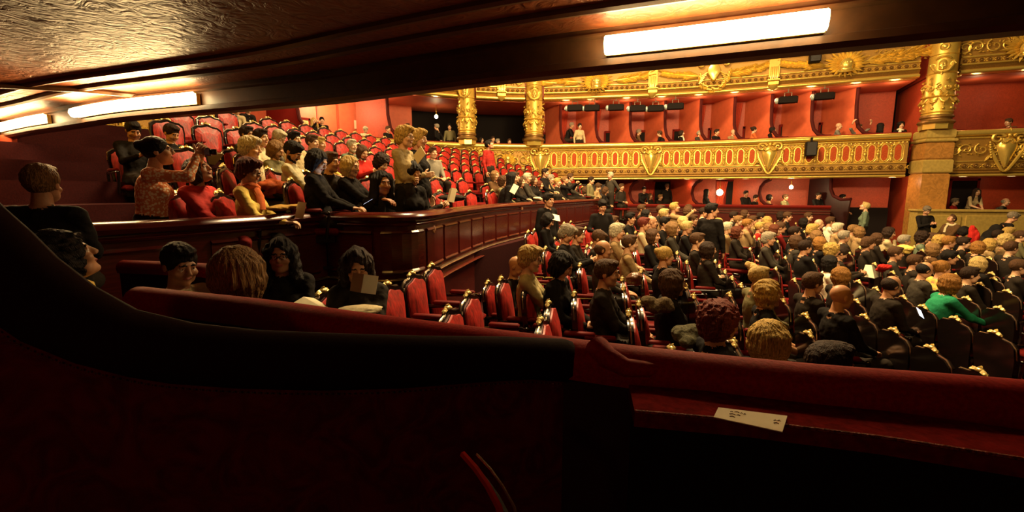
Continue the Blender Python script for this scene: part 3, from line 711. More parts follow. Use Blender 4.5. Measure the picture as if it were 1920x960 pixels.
# ------------------------------------------------------------------ columns
def column(p, z0, sc, sz, lab, face, H):
    """richly carved gilded column: base rings, carved drum, mask, medallion"""
    r = empty('carved_column', Matrix.Translation((p.x, p.y, z0)) @ Matrix.Rotation(face, 4, 'Z') @ Matrix.Diagonal((sc, sc, sz, 1)), lab, 'column')
    R = .46
    MB().lathe([(.50, 0), (.50, .22)], 8).build('plinth', goldr, r)
    MB().lathe([(.52, .2), (.56, .26), (.52, .33), (.45, .36), (.45, .40), (.50, .44), (.50, .5), (.455, .54)], 24).build('base_rings', bronze, r, True)
    MB().lathe([(R, .5), (R, 1.05), (R*.97, 1.1), (R*.93, 2.1), (R*.90, 2.9), (R*.9, H)], 28).build('shaft', gold, r, True)
    for z, rr in ((.62, R+.02), (1.2, R+.05), (2.05, R*.97), (2.72, R*.93)): MB().lathe([(rr-.02, z-.03), (rr+.015, z), (rr-.02, z+.03)], 28).build('ring', goldr, r, True)
    m = MB()
    for i in range(10):
        a = 2*math.pi*(i+.5)/10; T = Matrix.Rotation(a, 4, 'Z') @ Matrix.Translation((0, -R-.01, 0))
        m.lathe([(.055, 0), (.045, .03), (.01, .05)], 8, T @ Matrix.Translation((0, 0, .76)) @ Matrix.Rotation(math.pi/2, 4, 'X'))
        m.tube([(-.13, 0, 1.14), (-.08, -.06, 1.02), (0, -.08, .98), (.08, -.06, 1.02), (.13, 0, 1.14)], [.02, .035, .045, .035, .02], 6, T)
        m.leaf((0, 0, .98), (0, -.05, .86), .03, (0, -1, 0), M=T)
    m.build('swags', gold, r, True)
    m = MB(); rr = random.Random(3)
    for i in range(12):
        a = 2*math.pi*i/12; T = Matrix.Rotation(a, 4, 'Z') @ Matrix.Translation((0, -R+.0, 0))
        m.tube([(x, y, 1.52+z) for x, y, z in spiral((0, 0), .11, .02, rr.uniform(0, 6), 1.2, -.02)], [.032-.018*j/15 for j in range(16)], 5, T)
        for j in range(5):
            b = rr.uniform(0, 6.28); z = rr.uniform(1.25, 1.95); m.leaf((0, -.01, z), (math.cos(b)*.15, -.07, z+math.sin(b)*.15), .035, (0, -1, 0), M=T)
    m.build('carved_scrolls', gold, r, True)
    m = MB(); T = Matrix.Translation((0, -R*.86, 2.33))
    m.tube([(-.3, .1, .12), (-.28, 0, -.05), (-.18, -.05, -.22), (0, -.07, -.29), (.18, -.05, -.22), (.28, 0, -.05), (.3, .1, .12)], [.05, .06, .05, .05, .05, .06, .05], 7, T)
    for q in (-1, 1): m.tube([(q*.26+q*x*.6, .04, .0+z*.6) for x, y, z in spiral((0, 0), .14, .03, 0, 1)], .03, 6, T)
    m.tube([(-.2, .02, .22), (-.1, -.08, .28), (0, -.1, .30), (.1, -.08, .28), (.2, .02, .22)], .04, 6, T)
    m.build('mask_drapery', gold, r, True)
    me = MASK; o = put(r, 'mask', me, r.matrix_world @ Matrix.Translation((0, -R*.78, 2.33)) @ Matrix.Rotation(math.pi, 4, 'Z') @ Matrix.Scale(1.7, 4))
    m = MB(); m.lathe([(.15, 0), (.13, .04), (.09, .02), (.06, .05), (.01, .06)], 16, Matrix.Translation((0, -R*.88, 2.98)) @ Matrix.Rotation(math.pi/2, 4, 'X')); m.build('medallion', goldr, r, True)
    m = MB()
    for i in range(24):
        a = 2*math.pi*i/24; m.box(-.025, .025, -R*.92-.02, -R*.8, 3.3, 3.5, Matrix.Rotation(a, 4, 'Z'))
    m.build('fluted_collar', gold, r)
V, F, C = head_field(.007); MASK = net_mesh('mask', V, F, C); MASK.materials[0] = goldr
for u, sc, lab in ((876, .76, 'left of the two ornate gilded columns, standing on the balcony behind the woman in red'), (1001, .80, 'right of the two ornate gilded columns with a moustached mask, on the balcony')):
    p, t, o = HS.at(su(u)); column(p-o*.0, 3.90, sc, .88, lab, math.atan2(o.y, o.x)-math.pi/2+(.0 if u > 900 else -.5), 3.6)
PX = Vector((14.0, 15.45, 0))
CP = aty(1752, 250, 15.35); PX = Vector((aty(1745, 300, 15.5).x, 15.5, 0))
column(Vector((CP.x, CP.y, 0)), 4.02, .86, .85, 'largest ornate gilded column with a mask, on the stone pillar at right', -.75, 3.3)
# stone pillar below it and the stone wall at its foot
r = empty('stone_pillar', Matrix.Translation((PX.x, PX.y, 0)), 'square golden stone and orange marble pillar under the largest carved column', 'pillar')
T = Matrix.Rotation(-.25, 4, 'Z') @ Matrix.Diagonal((.74, .74, 1, 1))
MB().box(-.52, .52, -.52, .5, -.4, 2.62, T, b=.06).build('marble_shaft', marble, r)
MB().box(-.56, .56, -.56, .5, 2.62, 3.05, T, b=.04).build('stone_block', stone, r)
MB().box(-.53, .53, -.53, .5, 3.05, 3.62, T, b=.05).build('marble_block', marble, r)
MB().box(-.60, .60, -.60, .5, 3.62, 3.72, T, b=.03).build('ledge', stone, r)
MB().box(-.54, .54, -.54, .5, 3.72, 4.02, T, b=.05).build('upper_block', stone, r)
m = MB(); w0 = Vector((13.35, 15.2, 0)); w1 = Vector((19.5, 13.9, 0)); d = (w1-w0).normalized(); ang = math.atan2(d.y, d.x)
r = empty('stone_wall', TR(w0.x, w0.y, 0, ang), 'plain golden stone wall with a moulded top, behind the standing man in a suit', 'wall')
MB().box(0, 6.3, -.3, .1, -.4, 1.36, b=.02).build('wall_slab', stone, r)
MB().box(-.05, 6.3, -.36, .12, 1.36, 1.44, b=.02).build('coping', stone, r)
MB().box(.45, 1.2, -.34, -.30, .0, 1.25, b=.01).build('raised_panel', stone, r); MB().box(1.35, 4.5, -.34, -.30, .0, 1.25, b=.01).build('raised_panel', stone, r)
# ------------------------------------------------------------------ walls, soffits and floors of the box tiers
def shell(name, prof, a, b, mt, cv=HS, step=.4, closed=True):
    return structure(MB().sweep(prof, cv.path(a, b, step), closed).build(name, mt))
sm, s8 = su(790), su(1020)
shell('wall_balcony_rear', box_profile(2.6, 2.75, 2.5, 5.8), S0-2.5, sm+.4, redpaint)
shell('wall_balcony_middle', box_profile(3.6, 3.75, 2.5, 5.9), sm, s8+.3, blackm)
shell('wall_balcony_far', box_profile(2.1, 2.25, 2.5, 5.8), s8, sEnd+1, redwall)
shell('ceiling_balcony', box_profile(.3, 3.7, 5.72, 5.80), S0-2.5, sEnd+.05, redpaint)
shell('floor_balcony', box_profile(.27, 3.7, 2.52, 3.04), S0-4, sEnd+.05, darkred)
shell('wall_gallery_far', box_profile(1.6, 1.75, 5.8, 10.5), S0+2, sEnd+1, redwall)
shell('floor_gallery', box_profile(.25, 1.7, 5.8, 5.88), S0+6, sEnd+.05, darkred)
shell('wall_ground_far', box_profile(2.1, 2.25, -.5, 2.55), su(1150), su(1570), redwall)
shell('wall_ground_rear', box_profile(.9, 1.05, -.5, 2.55), S0-4, su(1150), woodd)
shell('wall_aisle_far', box_profile(1.6, 1.75, -.5, 2.55), su(1568), sEnd+1.4, redwall)
shell('baseboard_aisle_far', box_profile(1.5, 1.6, -.5, 1.42), su(1568), sEnd+1.0, blackm)
shell('wall_balcony_right', box_profile(1.9, 2.05, 2.6, 10), 0, RS.L, redwall, RS)
shell('ceiling_balcony_right', box_profile(.3, 1.95, 5.72, 5.8), 0, RS.L, redpaint, RS)
shell('floor_balcony_right', box_profile(.27, 2, 2.52, 3.04), 0, RS.L, darkred, RS)
shell('wall_ground_right', box_profile(1.9, 2.05, 0, 2.6), 0, RS.L, redwall, RS)
pe, te, oe = HS.at(HS.L-.1); ae = math.atan2(oe.y, oe.x); m_ = TR(pe.x, pe.y, 0, ae)
structure(MB().box(.1, 3.0, -.5, -.4, 3.04, 5.75, m_).build('wall_balcony_end', redwall)); structure(MB().box(.0, 3.0, -.45, -.35, -.4, 2.55, m_).build('wall_ground_end', redwall))
structure(MB().box(.0, 3.0, -.5, -.4, 5.8, 9.5, m_).build('wall_gallery_end', redwall))
# far ground boxes parapet
r = empty('box_parapet', HS.M(su(1180), 0, .2), 'dark polished wooden parapet of the far ground-level boxes with two pale mouldings', 'parapet')
pa = HS.path(su(1175), su(1572), .3)
for nm, prof, mt in (('wall_body', box_profile(.1, .3, -.4, 1.42), wood), ('armrest', [(.05, 1.40), (.02, 1.46), (.06, 1.51), (.3, 1.51), (.34, 1.45), (.3, 1.40)], darkred),
                     ('moulding', [(.1, 1.28), (.06, 1.295), (.1, 1.31)], pipe), ('moulding', [(.1, 1.19), (.05, 1.205), (.1, 1.22)], pipe), ('lower_moulding', [(.1, .7), (.06, .72), (.1, .74)], wood)):
    o = MB().sweep(prof, pa, True).build(nm, mt, None, nm != 'wall_body'); o.parent = r; o.matrix_parent_inverse = r.matrix_world.inverted()
# ------------------------------------------------------------------ partitions between the boxes
edgem = mat('dark_padded_edge', (.05, .006, .005), .7)
def partition(cv, s, prof, d2, lab, name='box_partition', mt=redpaint, lean=.50, grp=None):
    p, t, o = cv.at(s); dirv = (o*.75-t*lean).normalized(); nv = Vector((-dirv.y, dirv.x, 0))
    M = Matrix(((dirv.x, nv.x, 0, p.x), (dirv.y, nv.y, 0, p.y), (0, 0, 1, 0), (0, 0, 0, 1)))
    r = empty(name, M, lab, 'partition', grp)
    R = Matrix.Rotation(math.pi/2, 4, 'X'); full = prof+d2
    MB().prism(full, .06, Matrix.Translation((0, .03, 0)) @ R).build('panel', mt, r)
    MB().tube([(a, 0, z) for a, z in prof], .062, 6).build('padded_edge', edgem, r, True)
    return r
upprof = [(.12, 3.98), (.35, 4.0), (.65, 4.10), (.88, 4.32), (1.0, 4.65), (1.04, 5.1), (1.04, 5.72)]; upback = [(2.75, 5.72), (2.75, 2.6), (.3, 2.6)]
ords = ['first', 'second', 'third', 'fourth', 'fifth', 'sixth', 'seventh', 'eighth', 'ninth', 'tenth', 'eleventh', 'twelfth', 'thirteenth', 'fourteenth', 'fifteenth', 'sixteenth', 'seventeenth', 'eighteenth', 'nineteenth', 'twentieth', 'twenty-first', 'twenty-second', 'twenty-third', 'twenty-fourth', 'twenty-fifth', 'twenty-sixth', 'twenty-seventh', 'twenty-eighth', 'twenty-ninth', 'thirtieth']
for i, u in enumerate((1073, 1143, 1210, 1275, 1342, 1408, 1481, 1562, 1652)):
    partition(HS, su(u, 4.0), upprof, upback, 'red box partition with a curved padded edge, %s from the ornate columns on the balcony' % ords[i], grp='balcony box partitions')
loprof = [(.15, 1.5), (.45, 1.52), (.72, 1.68), (.85, 1.95), (.80, 2.2), (.6, 2.38), (.3, 2.47)]; loback = [(.3, 2.52), (2.75, 2.52), (2.75, 0), (.3, 0)]
for i, u in enumerate((1205, 1322, 1452)):
    partition(HS, su(u, 1.5), loprof, loback, 'red ground box partition with a rounded cut-out edge, %s from the left' % ords[i], mt=redwall, grp='ground box partitions')
partition(HS, su(1600, 1.6), [(.12, 1.75), (.5, 1.72), (.85, 1.85), (1.0, 2.1), (1.04, 2.5)], [(2.0, 2.5), (2.0, 0), (.3, 0)], 'dark ground box partition beside the aisle, right end of the boxes', mt=woodd)
for i, (u, ln) in enumerate(((612, .2), (782, .66))):
    partition(HS, su(u, 4.0), [(.12, 3.98), (.5, 4.02), (.9, 4.2), (1.15, 4.5), (1.25, 5.0), (1.27, 5.72)], [(2.7, 5.72), (2.7, 2.6), (.3, 2.6)], ['dark curved box partition beside the blonde woman on the left balcony', 'tall dark partition at the right end of the bright red balcony wall'][i], mt=darkred if i == 0 else redwall, lean=ln)
# curtains and doorways at the back of the balcony boxes
def curtain_mesh(w, h):
    m = MB(); n = 19; vs = []
    for j, (z, k) in enumerate(((0, .8), (h*.25, .75), (h*.45, .6), (h*.75, .85), (h, 1))):
        for i in range(n): vs.append((w*(i/(n-1)-.5)*k-(1-k)*w*.3, .04*math.sin(i*2.1), z))
    m.add(vs, [(j*n+i, j*n+i+1, (j+1)*n+i+1, (j+1)*n+i) for j in range(4) for i in range(n-1)]); return m.mesh('curtain', curtm, 180)
CUM = curtain_mesh(.5, 2.5); CUL = curtain_mesh(.45, 1.5)
dm = MB(); dm.box(-.35, .35, -.04, .02, 0, 2.0, b=.01); DOORM = dm.mesh('door_leaf', blackm)
fm = MB(); fm.box(-.42, -.35, -.06, .02, 0, 2.07); fm.box(.35, .42, -.06, .02, 0, 2.07); fm.box(-.42, .42, -.06, .02, 2.0, 2.09); FRM = fm.mesh('door_frame', darkred)
nd = 1
for i, u in enumerate((1040, 1098, 1168, 1232, 1300, 1368, 1438, 1515, 1600)):
    s = su(u, 4.5); o = link('curtain', CUM, None, HS.M(s+.30, 3.15, 1.95)); tag(o, 'red tied-back curtain at the back of a balcony box, %s from the ornate columns' % ords[i], 'curtain', 'balcony box curtains')
    d = empty('door_%d' % nd, HS.M(s-.25, 2.62, 2.05), kind='structure'); nd += 1
    link('door_leaf', DOORM, d); link('door_frame', FRM, d)
for u in (1250, 1385):
    s = su(u, 2.0)
    for q in (-1, 1): o = link('curtain', CUL, None, HS.M(s+q*.5, .95, 1.95)); tag(o, 'red curtain %s of a dark doorway in the %s far ground box' % ('left' if q < 0 else 'right', 'first' if u < 1300 else 'second'), 'curtain', 'ground box curtains')
    d = empty('door_%d' % nd, HS.M(s, .45, 2.05), kind='structure'); nd += 1; link('door_leaf', DOORM, d); link('door_frame', FRM, d)
d = empty('door_%d' % nd, RS.M(1.25, .4, 1.85), kind='structure'); link('door_leaf', DOORM, d); link('door_frame', FRM, d); nd += 1
# bright doorway, lamp, notices and red panels on the rear balcony wall
cream = mat('cream_wall', (.62, .42, .18), .6, 0, .05, 8, .1)
d = empty('door_%d' % nd, HS.M(su(628, 4.5), 2.7, 2.55), kind='structure'); nd += 1
MB().box(-.38, .38, -.05, .02, 0, 2.0, b=.01).build('door_leaf', cream, d); link('door_frame', FRM, d)
for u in (497, 719): o = MB().box(-.12, .12, -.015, 0, -.17, .17).build('notice', paper, None, False, HS.M(su(u, 4.9), 4.95 if u < 600 else 4.75, 2.58)); tag(o, 'small white paper notice on the red balcony wall, %s' % ('far left' if u < 600 else 'right of the lamp'), 'notice')
for i, u in enumerate((447, 520, 560, 658, 690, 735, 760)):
    o = structure(MB().box(-.03, .03, -.05, 0, 2.62, 5.72, HS.M(su(u, 4.5), 0, 2.6)).build('trim_%d' % (i+1), redwall))
def lamp(p, lab, power, rad=.07, col=(1, .72, .36), name='globe_lamp', rod=.0):
    r = empty(name, Matrix.Translation(p), lab, 'lamp')
    m = MB(); m.ell((0, 0, 0), (rad, rad, rad), 12, 8); m.build('globe', bulb, r, True)
    m = MB(); m.lathe([(.02, rad), (.04, rad+.02), (.015, rad+.04), (.015, rad+.14), (.05, rad+.15)], 10); m.build('stem', goldr, r, True)
    if rod: MB().tube([(0, 0, rad+.14), (0, 0, rad+.14+rod)], .012, 6).build('rod', goldr, r)
    if power: light('lamp_light', 'POINT', p+Vector((0, 0, -rad-.06)), power, col, rad)
p = HS.at(su(657, 5.6)); lamp(p[0]+p[2]*1.6+Vector((0, 0, 5.50)), 'glowing lamp under the red ceiling of the left balcony', 130, .10, rod=.02)
p = HS.at(su(840, 5.2)); lamp(p[0]+p[2]*1.9+Vector((0, 0, 5.25)), 'small globe lamp in the dark passage left of the columns', 6, .08, rod=.3)
p = HS.at(su(1487, 2.1)); lamp(p[0]+p[2]*.5+Vector((0, 0, 2.18)), 'bright bare lamp hanging in the far ground box', 45, .07, rod=.14)
p = HS.at(su(1353, 2.0)); lamp(p[0]+p[2]*1.3+Vector((0, 0, 1.98)), 'round pale globe lamp before a dark doorway in the far ground box', 5, .13, rod=.29)
# lights inside the balcony boxes (ceiling lights of the boxes)
for u in (1060, 1105, 1175, 1240, 1308, 1375, 1445, 1520, 1605, 1680):
    p, t, o = HS.at(su(u, 4.5)); light('box_light', 'POINT', p+o*.45+Vector((0, 0, 5.5)), 11, (1, .60, .30), .15)
for u in (470, 560, 740): p, t, o = HS.at(su(u, 4.5)); light('box_light', 'POINT', p+o*1.2+Vector((0, 0, 5.35)), 22, (1, .6, .3), .15)
for u in (1215, 1290, 1400): p, t, o = HS.at(su(u, 2.2)); light('box_light', 'POINT', p+o*.7+Vector((0, 0, 2.3)), 3.5, (1, .5, .25), .1)
p, t, o = HS.at(su(1665, 2.2)); light('aisle_light', 'POINT', p+o*.2+Vector((.2, 0, 2.35)), 9, (1, .5, .25), .1)
for d in (.8, 2.2): p, t, o = RS.at(d); light('box_light', 'POINT', p+o*.9+Vector((0, 0, 5.4)), 5, (1, .6, .3), .1); light('box_light', 'POINT', p+o*.9+Vector((0, 0, 2.4)), 3, (1, .55, .25), .1)
# spotlights hanging under the gallery
def spot_mesh():
    b = MB(); b.lathe([(.09, -.28), (.10, -.25), (.10, .25), (.12, .28)], 12, Matrix.Rotation(math.pi/2, 4, 'Y')); b.box(-.25, .25, -.1, .1, -.1, .12, b=.02)
    l = MB(); l.ell((-.31, 0, 0), (.07, .10, .10), 10, 6)
    y = MB(); y.tube([(-.1, 0, .08), (-.1, 0, .24), (.1, 0, .24), (.1, 0, .08)], .015, 5); y.tube([(0, 0, .24), (0, 0, .34)], .02, 5)
    return b.mesh('housing', blackm, 40), l.mesh('lens', mat('lens_glass', (.5, .6, .55), .1, .3), True), y.mesh('yoke', mat('grey_metal', (.35, .3, .22), .4, .5), True)
SB, SL, SY = spot_mesh()
for i, (u, v) in enumerate(((1078, 203), (1110, 203), (1155, 202), (1195, 204), (1229, 204), (1266, 200), (1477, 188), (1545, 181))):
    s = su(u, 5.4); T = HS.M(s, 0, .25); p = T.translation; T.translation = aty(u, v, p.y); 
    T = T @ Matrix.Scale(1.12, 4)
    r = empty('stage_spotlight', T, 'black stage spotlight under the gallery edge, %s of eight from the left' % ords[i], 'spotlight', 'stage spotlights')
    link('housing', SB, r); link('lens', SL, r); link('yoke', SY, r)
def speaker(M, lab):
    r = empty('loudspeaker', M, lab, 'speaker'); MB().box(-.17, .17, -.15, .15, -.25, .25, b=.02).build('cabinet', blackm, r)
    MB().box(-.14, .14, -.17, -.15, -.22, .22).build('grille', mat('grille', (.015, .012, .01), .5, .2, .5, 200), r); MB().box(-.03, .03, -.05, .05, .25, .4).build('bracket', blackm, r)
speaker(HS.M(su(1519), 3.52, -.28), 'black loudspeaker hung on the gilded balcony front'); speaker(HS.M(sg(1523), 6.72, -.25), 'dark loudspeaker mounted on the upper gallery front')
# ------------------------------------------------------------------ the near side: soffit, beam, strip lights
NE = 0; 
for i in range(int(HS.L/.1)):
    if HS.at(i*.1)[0].y > 9.0: NE = i*.1; break
shell('ceiling_box', [(.03, 3.02), (.03, 3.1), (6.2, 3.1), (6.2, 3.02)], 0, NE, soffm, step=.25)
shell('trim_beam', [(-.12, 2.78), (-.12, 3.4), (.03, 3.4), (.03, 2.99), (.05, 2.985), (.05, 2.97), (.02, 2.96), (.02, 2.84), (.05, 2.83), (.05, 2.79), (.02, 2.765), (-.06, 2.76)], 0, NE, mat('beam_paint', (.10, .042, .014), .45, 0, .1, 12, .3), step=.12)
shell('wall_balcony_near', box_profile(-.16, -.12, 2.80, 4.0), 0, NE+.3, gold, step=.3)
for i_, (o0, zz) in enumerate(((.34, 3.0), (.62, 3.005))):
    shell('trim_ceiling_%d' % (i_+1), [(o0, 3.02), (o0+.01, zz-.01), (o0+.04, zz-.015), (o0+.07, zz-.005), (o0+.08, 3.02)], 0, NE, MATS['beam_paint'], step=.15)
m = MB(); a = [atz(0, 160, 3.0), atz(150, 168, 3.0), atz(300, 183, 3.0)]
m.tube([a[0]+(a[0]-a[1])*2, a[0], a[1], a[2]], .03, 6); structure(m.build('trim_ceiling_seam', MATS['beam_paint']))
def su_n(u, z=2.9):
    best = None
    for i in range(int(NE/.02)):
        p = HS.at(i*.02)[0]; e = abs(960+FPX*p.x/(p.y*CT-(z-EYE)*ST)-u)
        if best is None or e < best[0]: best = (e, i*.02)
    return best[1]
for nm, (ua, ub) in (('the right one, brightest and nearest', (1545, 1140)), ('the middle one, over the woman with the camera', (380, 160)), ('the far left one', (102, 12))):
    sa, sb = su_n(ua), su_n(ub); r = empty('strip_light', HS.M(sa, 2.9), 'glowing strip light along the beam edge, '+nm, 'strip light', 'strip lights')
    pa = HS.path(sa, sb, .1); L = abs(sb-sa)
    def sub(nme, prof, mt):
        o = MB().sweep(prof, pa, True).build(nme, mt, None, True); o.parent = r; o.matrix_parent_inverse = r.matrix_world.inverted(); return o
    sub('diffuser', [(.07, 2.85), (.07, 2.93), (.10, 2.95), (.14, 2.93), (.15, 2.89), (.13, 2.85), (.10, 2.84)], glow)
    sub('channel', [(.03, 2.84), (.03, 2.945), (.07, 2.945), (.07, 2.84)], goldr)
    n = max(2, round(L/.8))
    for i in range(n):
        p, t, o = HS.at(sa+(sb-sa)*(i+.5)/n); q = p+o*.19+Vector((0, 0, 2.88))
        light('strip_light_lamp', 'AREA', q, (7 if ua > 1000 else 24)*L/n, (1, .62, .24), L/n*.95, .06, q+o*.6+Vector((0, 0, .05))).rotation_euler.rotate_axis('Z', 0)
# ------------------------------------------------------------------ the camera's own box
P0, P1 = (.22, 1.06), (-1.3, .62)
ctop = [(-160, 180), (-80, 300), (0, 385), (50, 430), (100, 480), (170, 535), (250, 580), (360, 606), (480, 619), (650, 626), (800, 630), (950, 632), (1060, 636), (1108, 652), (1132, 680)]
cbot = [(-420, 480), (-240, 540), (-60, 585), (0, 606), (50, 640), (150, 680), (250, 705), (325, 717), (450, 726), (600, 730), (750, 726), (900, 714), (990, 709), (1085, 716), (1128, 712)]
def bulge(top, bot, P0, P1, depth, n=9):
    nv = Vector((P1[1]-P0[1], -(P1[0]-P0[0]), 0)).normalized()
    if nv.y > 0: nv = -nv
    vs = []; m = MB()
    for (a, b), (c, d) in zip(top, bot):
        A = onplane(a, b, P0, P1); B = onplane(c, d, P0, P1)
        for j in range(n):
            q = j/(n-1); vs.append(A.lerp(B, (1-math.cos(math.pi*q))/2)+nv*depth*math.sin(math.pi*q))
        for j in range(1, n-1):
            q = 1-j/(n-1); vs.append(A.lerp(B, (1-math.cos(math.pi*q))/2)-nv*depth*math.sin(math.pi*q))
    k = 2*n-2; N = len(top)
    m.add(vs, [(i*k+j, i*k+(j+1) % k, (i+1)*k+(j+1) % k, (i+1)*k+j) for i in range(N-1) for j in range(k)]+[tuple(range(k)), tuple((N-1)*k+j for j in range(k))[::-1]])
    return m
r = empty('curved_box_partition', Matrix.Translation((.22, 1.06, 1.0)), 'large dark red damask partition with a thick padded edge sweeping across the foreground', 'partition')
def under(o, r): o.parent = r; o.matrix_parent_inverse = r.matrix_world.inverted(); return o
under(bulge(ctop, cbot, P0, P1, .045).build('padded_edge', mat('black_red_velvet', (.012, .0015, .001), .9, 0, .1, 80), None, True), r)
nv = Vector((P1[1]-P0[1], -(P1[0]-P0[0]), 0)).normalized(); nv = -nv if nv.y > 0 else nv
low = [onplane(c, d-8, P0, P1) for c, d in cbot[:-1]]; vs = []
for q in low: vs += [q+nv*.012, Vector((q.x, q.y, .55))+nv*.012, q-nv*.012, Vector((q.x, q.y, .55))-nv*.012]
m = MB(); N = len(low); m.add(vs, [f for i in range(N-1) for f in ((4*i, 4*i+1, 4*i+5, 4*i+4), (4*i+2, 4*i+6, 4*i+7, 4*i+3), (4*i, 4*i+4, 4*i+6, 4*i+2))]+[(4*N-4, 4*N-3, 4*N-1, 4*N-2)])
under(m.build('damask_panel', damask), r)
m = MB(); cur = [onplane(c, d+2, P0, P1) for c, d in cbot[3:-1]]; sp = spline(cur, .011)
for q in sp: m.ell(q+nv*.018, (.0022, .0022, .0022), 5, 3)
o = m.build('nailheads', pipe); o['kind'] = 'stuff'; under(o, r)
# velvet rail of the box fronts
def veltop(s0, s1, pts, lab, z=1.60):
    cv = Curve(pts, .05, -1); r = empty('velvet_rail', cv.M(0, z) if False else Matrix.Translation((pts[0][0], pts[0][1], z)), lab, 'rail'); pa = cv.path(0, cv.L, .08)
    n = 9; prof = [(.055*math.cos(math.pi*i/(n-1)), z+.0+.05*math.sin(math.pi*i/(n-1))) for i in range(n)]+[(-.05, z-.03), (.05, z-.03)]
    under(MB().sweep(prof, pa, True).build('velvet_pad', velvet, None, True), r)
    under(MB().sweep(box_profile(-.035, .035, .0, z-.02), pa, True).build('box_front', woodd), r)
    return cv, r
vc, vr = veltop(0, 0, [(-1.40, 1.66), (-.81, 1.45), (-.40, 1.27), (.19, 1.03), (.6, .89), (.98, .80), (1.7, .58), (3.2, .2)], 'long crimson velvet rail crossing the foreground from left to right')
veltop(0, 0, [(-2.6, 3.0), (-2.05, 2.88), (-1.85, 2.80), (-1.70, 2.70)], 'short crimson velvet rail of the next box, at the left below the parapet', 1.50)
# the inner shelf with the ticket, and the drooping pad end
A = [atz(1190, 772, 1.59), atz(1400, 790, 1.59), atz(1660, 822, 1.59), atz(1920, 862, 1.59), atz(2300, 925, 1.59)]
B = [p+Vector((.02, .12, 0)) for p in A]
m = MB(); vs = []
for a, b in zip(A, B): vs += [a, b, a-Vector((0, 0, .03)), b-Vector((0, 0, .03))]
m.add(vs, [f for i in range(4) for f in ((4*i, 4*i+4, 4*i+5, 4*i+1), (4*i+2, 4*i+3, 4*i+7, 4*i+6), (4*i, 4*i+2, 4*i+6, 4*i+4))]+[(0, 1, 3, 2)])
r = empty('shelf', Matrix.Translation(A[0]), 'narrow dark red shelf behind the velvet rail, holding the ticket', 'shelf')
under(m.build('shelf_board', mat('worn_red_shelf', (.16, .007, .005), .95, 0, .2, 60, .4, spec=.02)), r)
under(MB().tube([a+Vector((0, 0, .001)) for a in A], .0035, 5).build('edge_piping', mat('edge_wear', (.30, .06, .03), .6, 0, .8, 160, .8), None), r)
o = under(MB().sweep(box_profile(0, .02, .6, 1.56), [(a+Vector((0, .02, 0)), Vector((.2, 1, 0))) for a in A], True).build('apron', blackm), r)
t = [atz(u, v, 1.5935) for u, v in ((1347, 765), (1476, 781), (1467, 811), (1338, 783))]
r = empty('ticket', Matrix.Translation(t[0]), 'cream paper ticket lying on the dark red shelf', 'ticket')
m = MB(); m.add([p+Vector((0, 0, .0015)) for p in t]+t, [(3, 2, 1, 0), (4, 5, 6, 7)]+[(i, (i+1) % 4, 4+(i+1) % 4, 4+i) for i in range(4)]); under(m.build('sheet', paper), r)
ink = mat('ink', (.10, .04, .02), .8); m = MB()
def on_t(a, b): return t[0].lerp(t[1], a).lerp(t[3].lerp(t[2], a), b)+Vector((0, 0, .0022))
for a0, a1, b in ((.2, .24, .3), (.26, .33, .27), (.35, .38, .3), (.2, .29, .5), (.31, .36, .5), (.22, .30, .7), (.84, .88, .45), (.89, .93, .43), (.85, .92, .6), (.40, .43, .33)):
    m.tube([on_t(a0, b), on_t((a0+a1)/2, b-.06), on_t(a1, b)], .0006, 4)
under(m.build('print', ink), r)
m = MB(); e = [aty(1118, 655, 1.02), aty(1140, 672, .98), aty(1175, 690, .955), aty(1215, 693, .945), aty(1248, 690, .94)]
m.tube(e, [.034, .026, .021, .018, .008], 10); o = m.build('padded_edge_end', velvet, None, True); under(o, bpy.data.objects['curved_box_partition'])
# camera's box: floor, back and side walls
structure(MB().box(-3.2, 4, -2.2, .55, .55, .62).build('floor_box', blackm)); structure(MB().box(-3.4, 4.2, -2.3, -2.2, .5, 3.2).build('wall_back', damask)); structure(MB().box(3.3, 3.4, -2.2, .3, .5, 3.1).build('wall_right', damask))
# chair in the box, only its curved glossy top and one leg line show at the bottom
r = empty('box_chair', Matrix.Translation((-.05, .42, .9)), 'dark chair with a red highlight along its curved frame, at the bottom edge', 'chair')
m = MB(); q = [aty(868, 852, .55), aty(893, 880, .52), aty(915, 912, .50), aty(935, 950, .48), aty(950, 1010, .46), aty(955, 1100, .45)]
under(m.tube(q, .0045, 6).build('frame_rail', mat('red_lacquer', (.30, .01, .006), .15), None, True), r)  # thin red tube, the highlight on the dark frame put into its colour
m = MB(); q2 = [p+Vector((.018, .0, -.0)) for p in q]; under(m.tube(q2, .0018, 6).build('piping', pipe, None, True), r)
m = MB(); m.add([p for p in q]+[p+Vector((.014, .01, -.02)) for p in q], [(i, i+1, 7+i, 6+i) for i in range(5)]); under(m.build('back_upholstery', blackm), r)
# red panel at the far left below the strip light
m = MB(); pl = [aty(-60, 262, 6.6), aty(10, 252, 6.6), aty(22, 256, 6.6), aty(24, 330, 6.6), aty(45, 400, 6.6), aty(70, 470, 6.6), aty(-60, 520, 6.6)]
n = len(pl); m.add(pl+[p+Vector((-.03, .1, 0)) for p in pl], [tuple(range(n))[::-1], tuple(range(n, 2*n))]+[(i, (i+1) % n, n+(i+1) % n, n+i) for i in range(n)])
tag(m.build('end_panel', redwall), 'narrow red panel at the left frame edge under the far strip light', 'panel')
m = MB(); m.sweep(box_profile(-.05, .05, 2.16, 2.62), [(aty(105, 300, 6.2), Vector((0, 1, 0))), (aty(255, 302, 6.0), Vector((0, 1, 0)))], True)
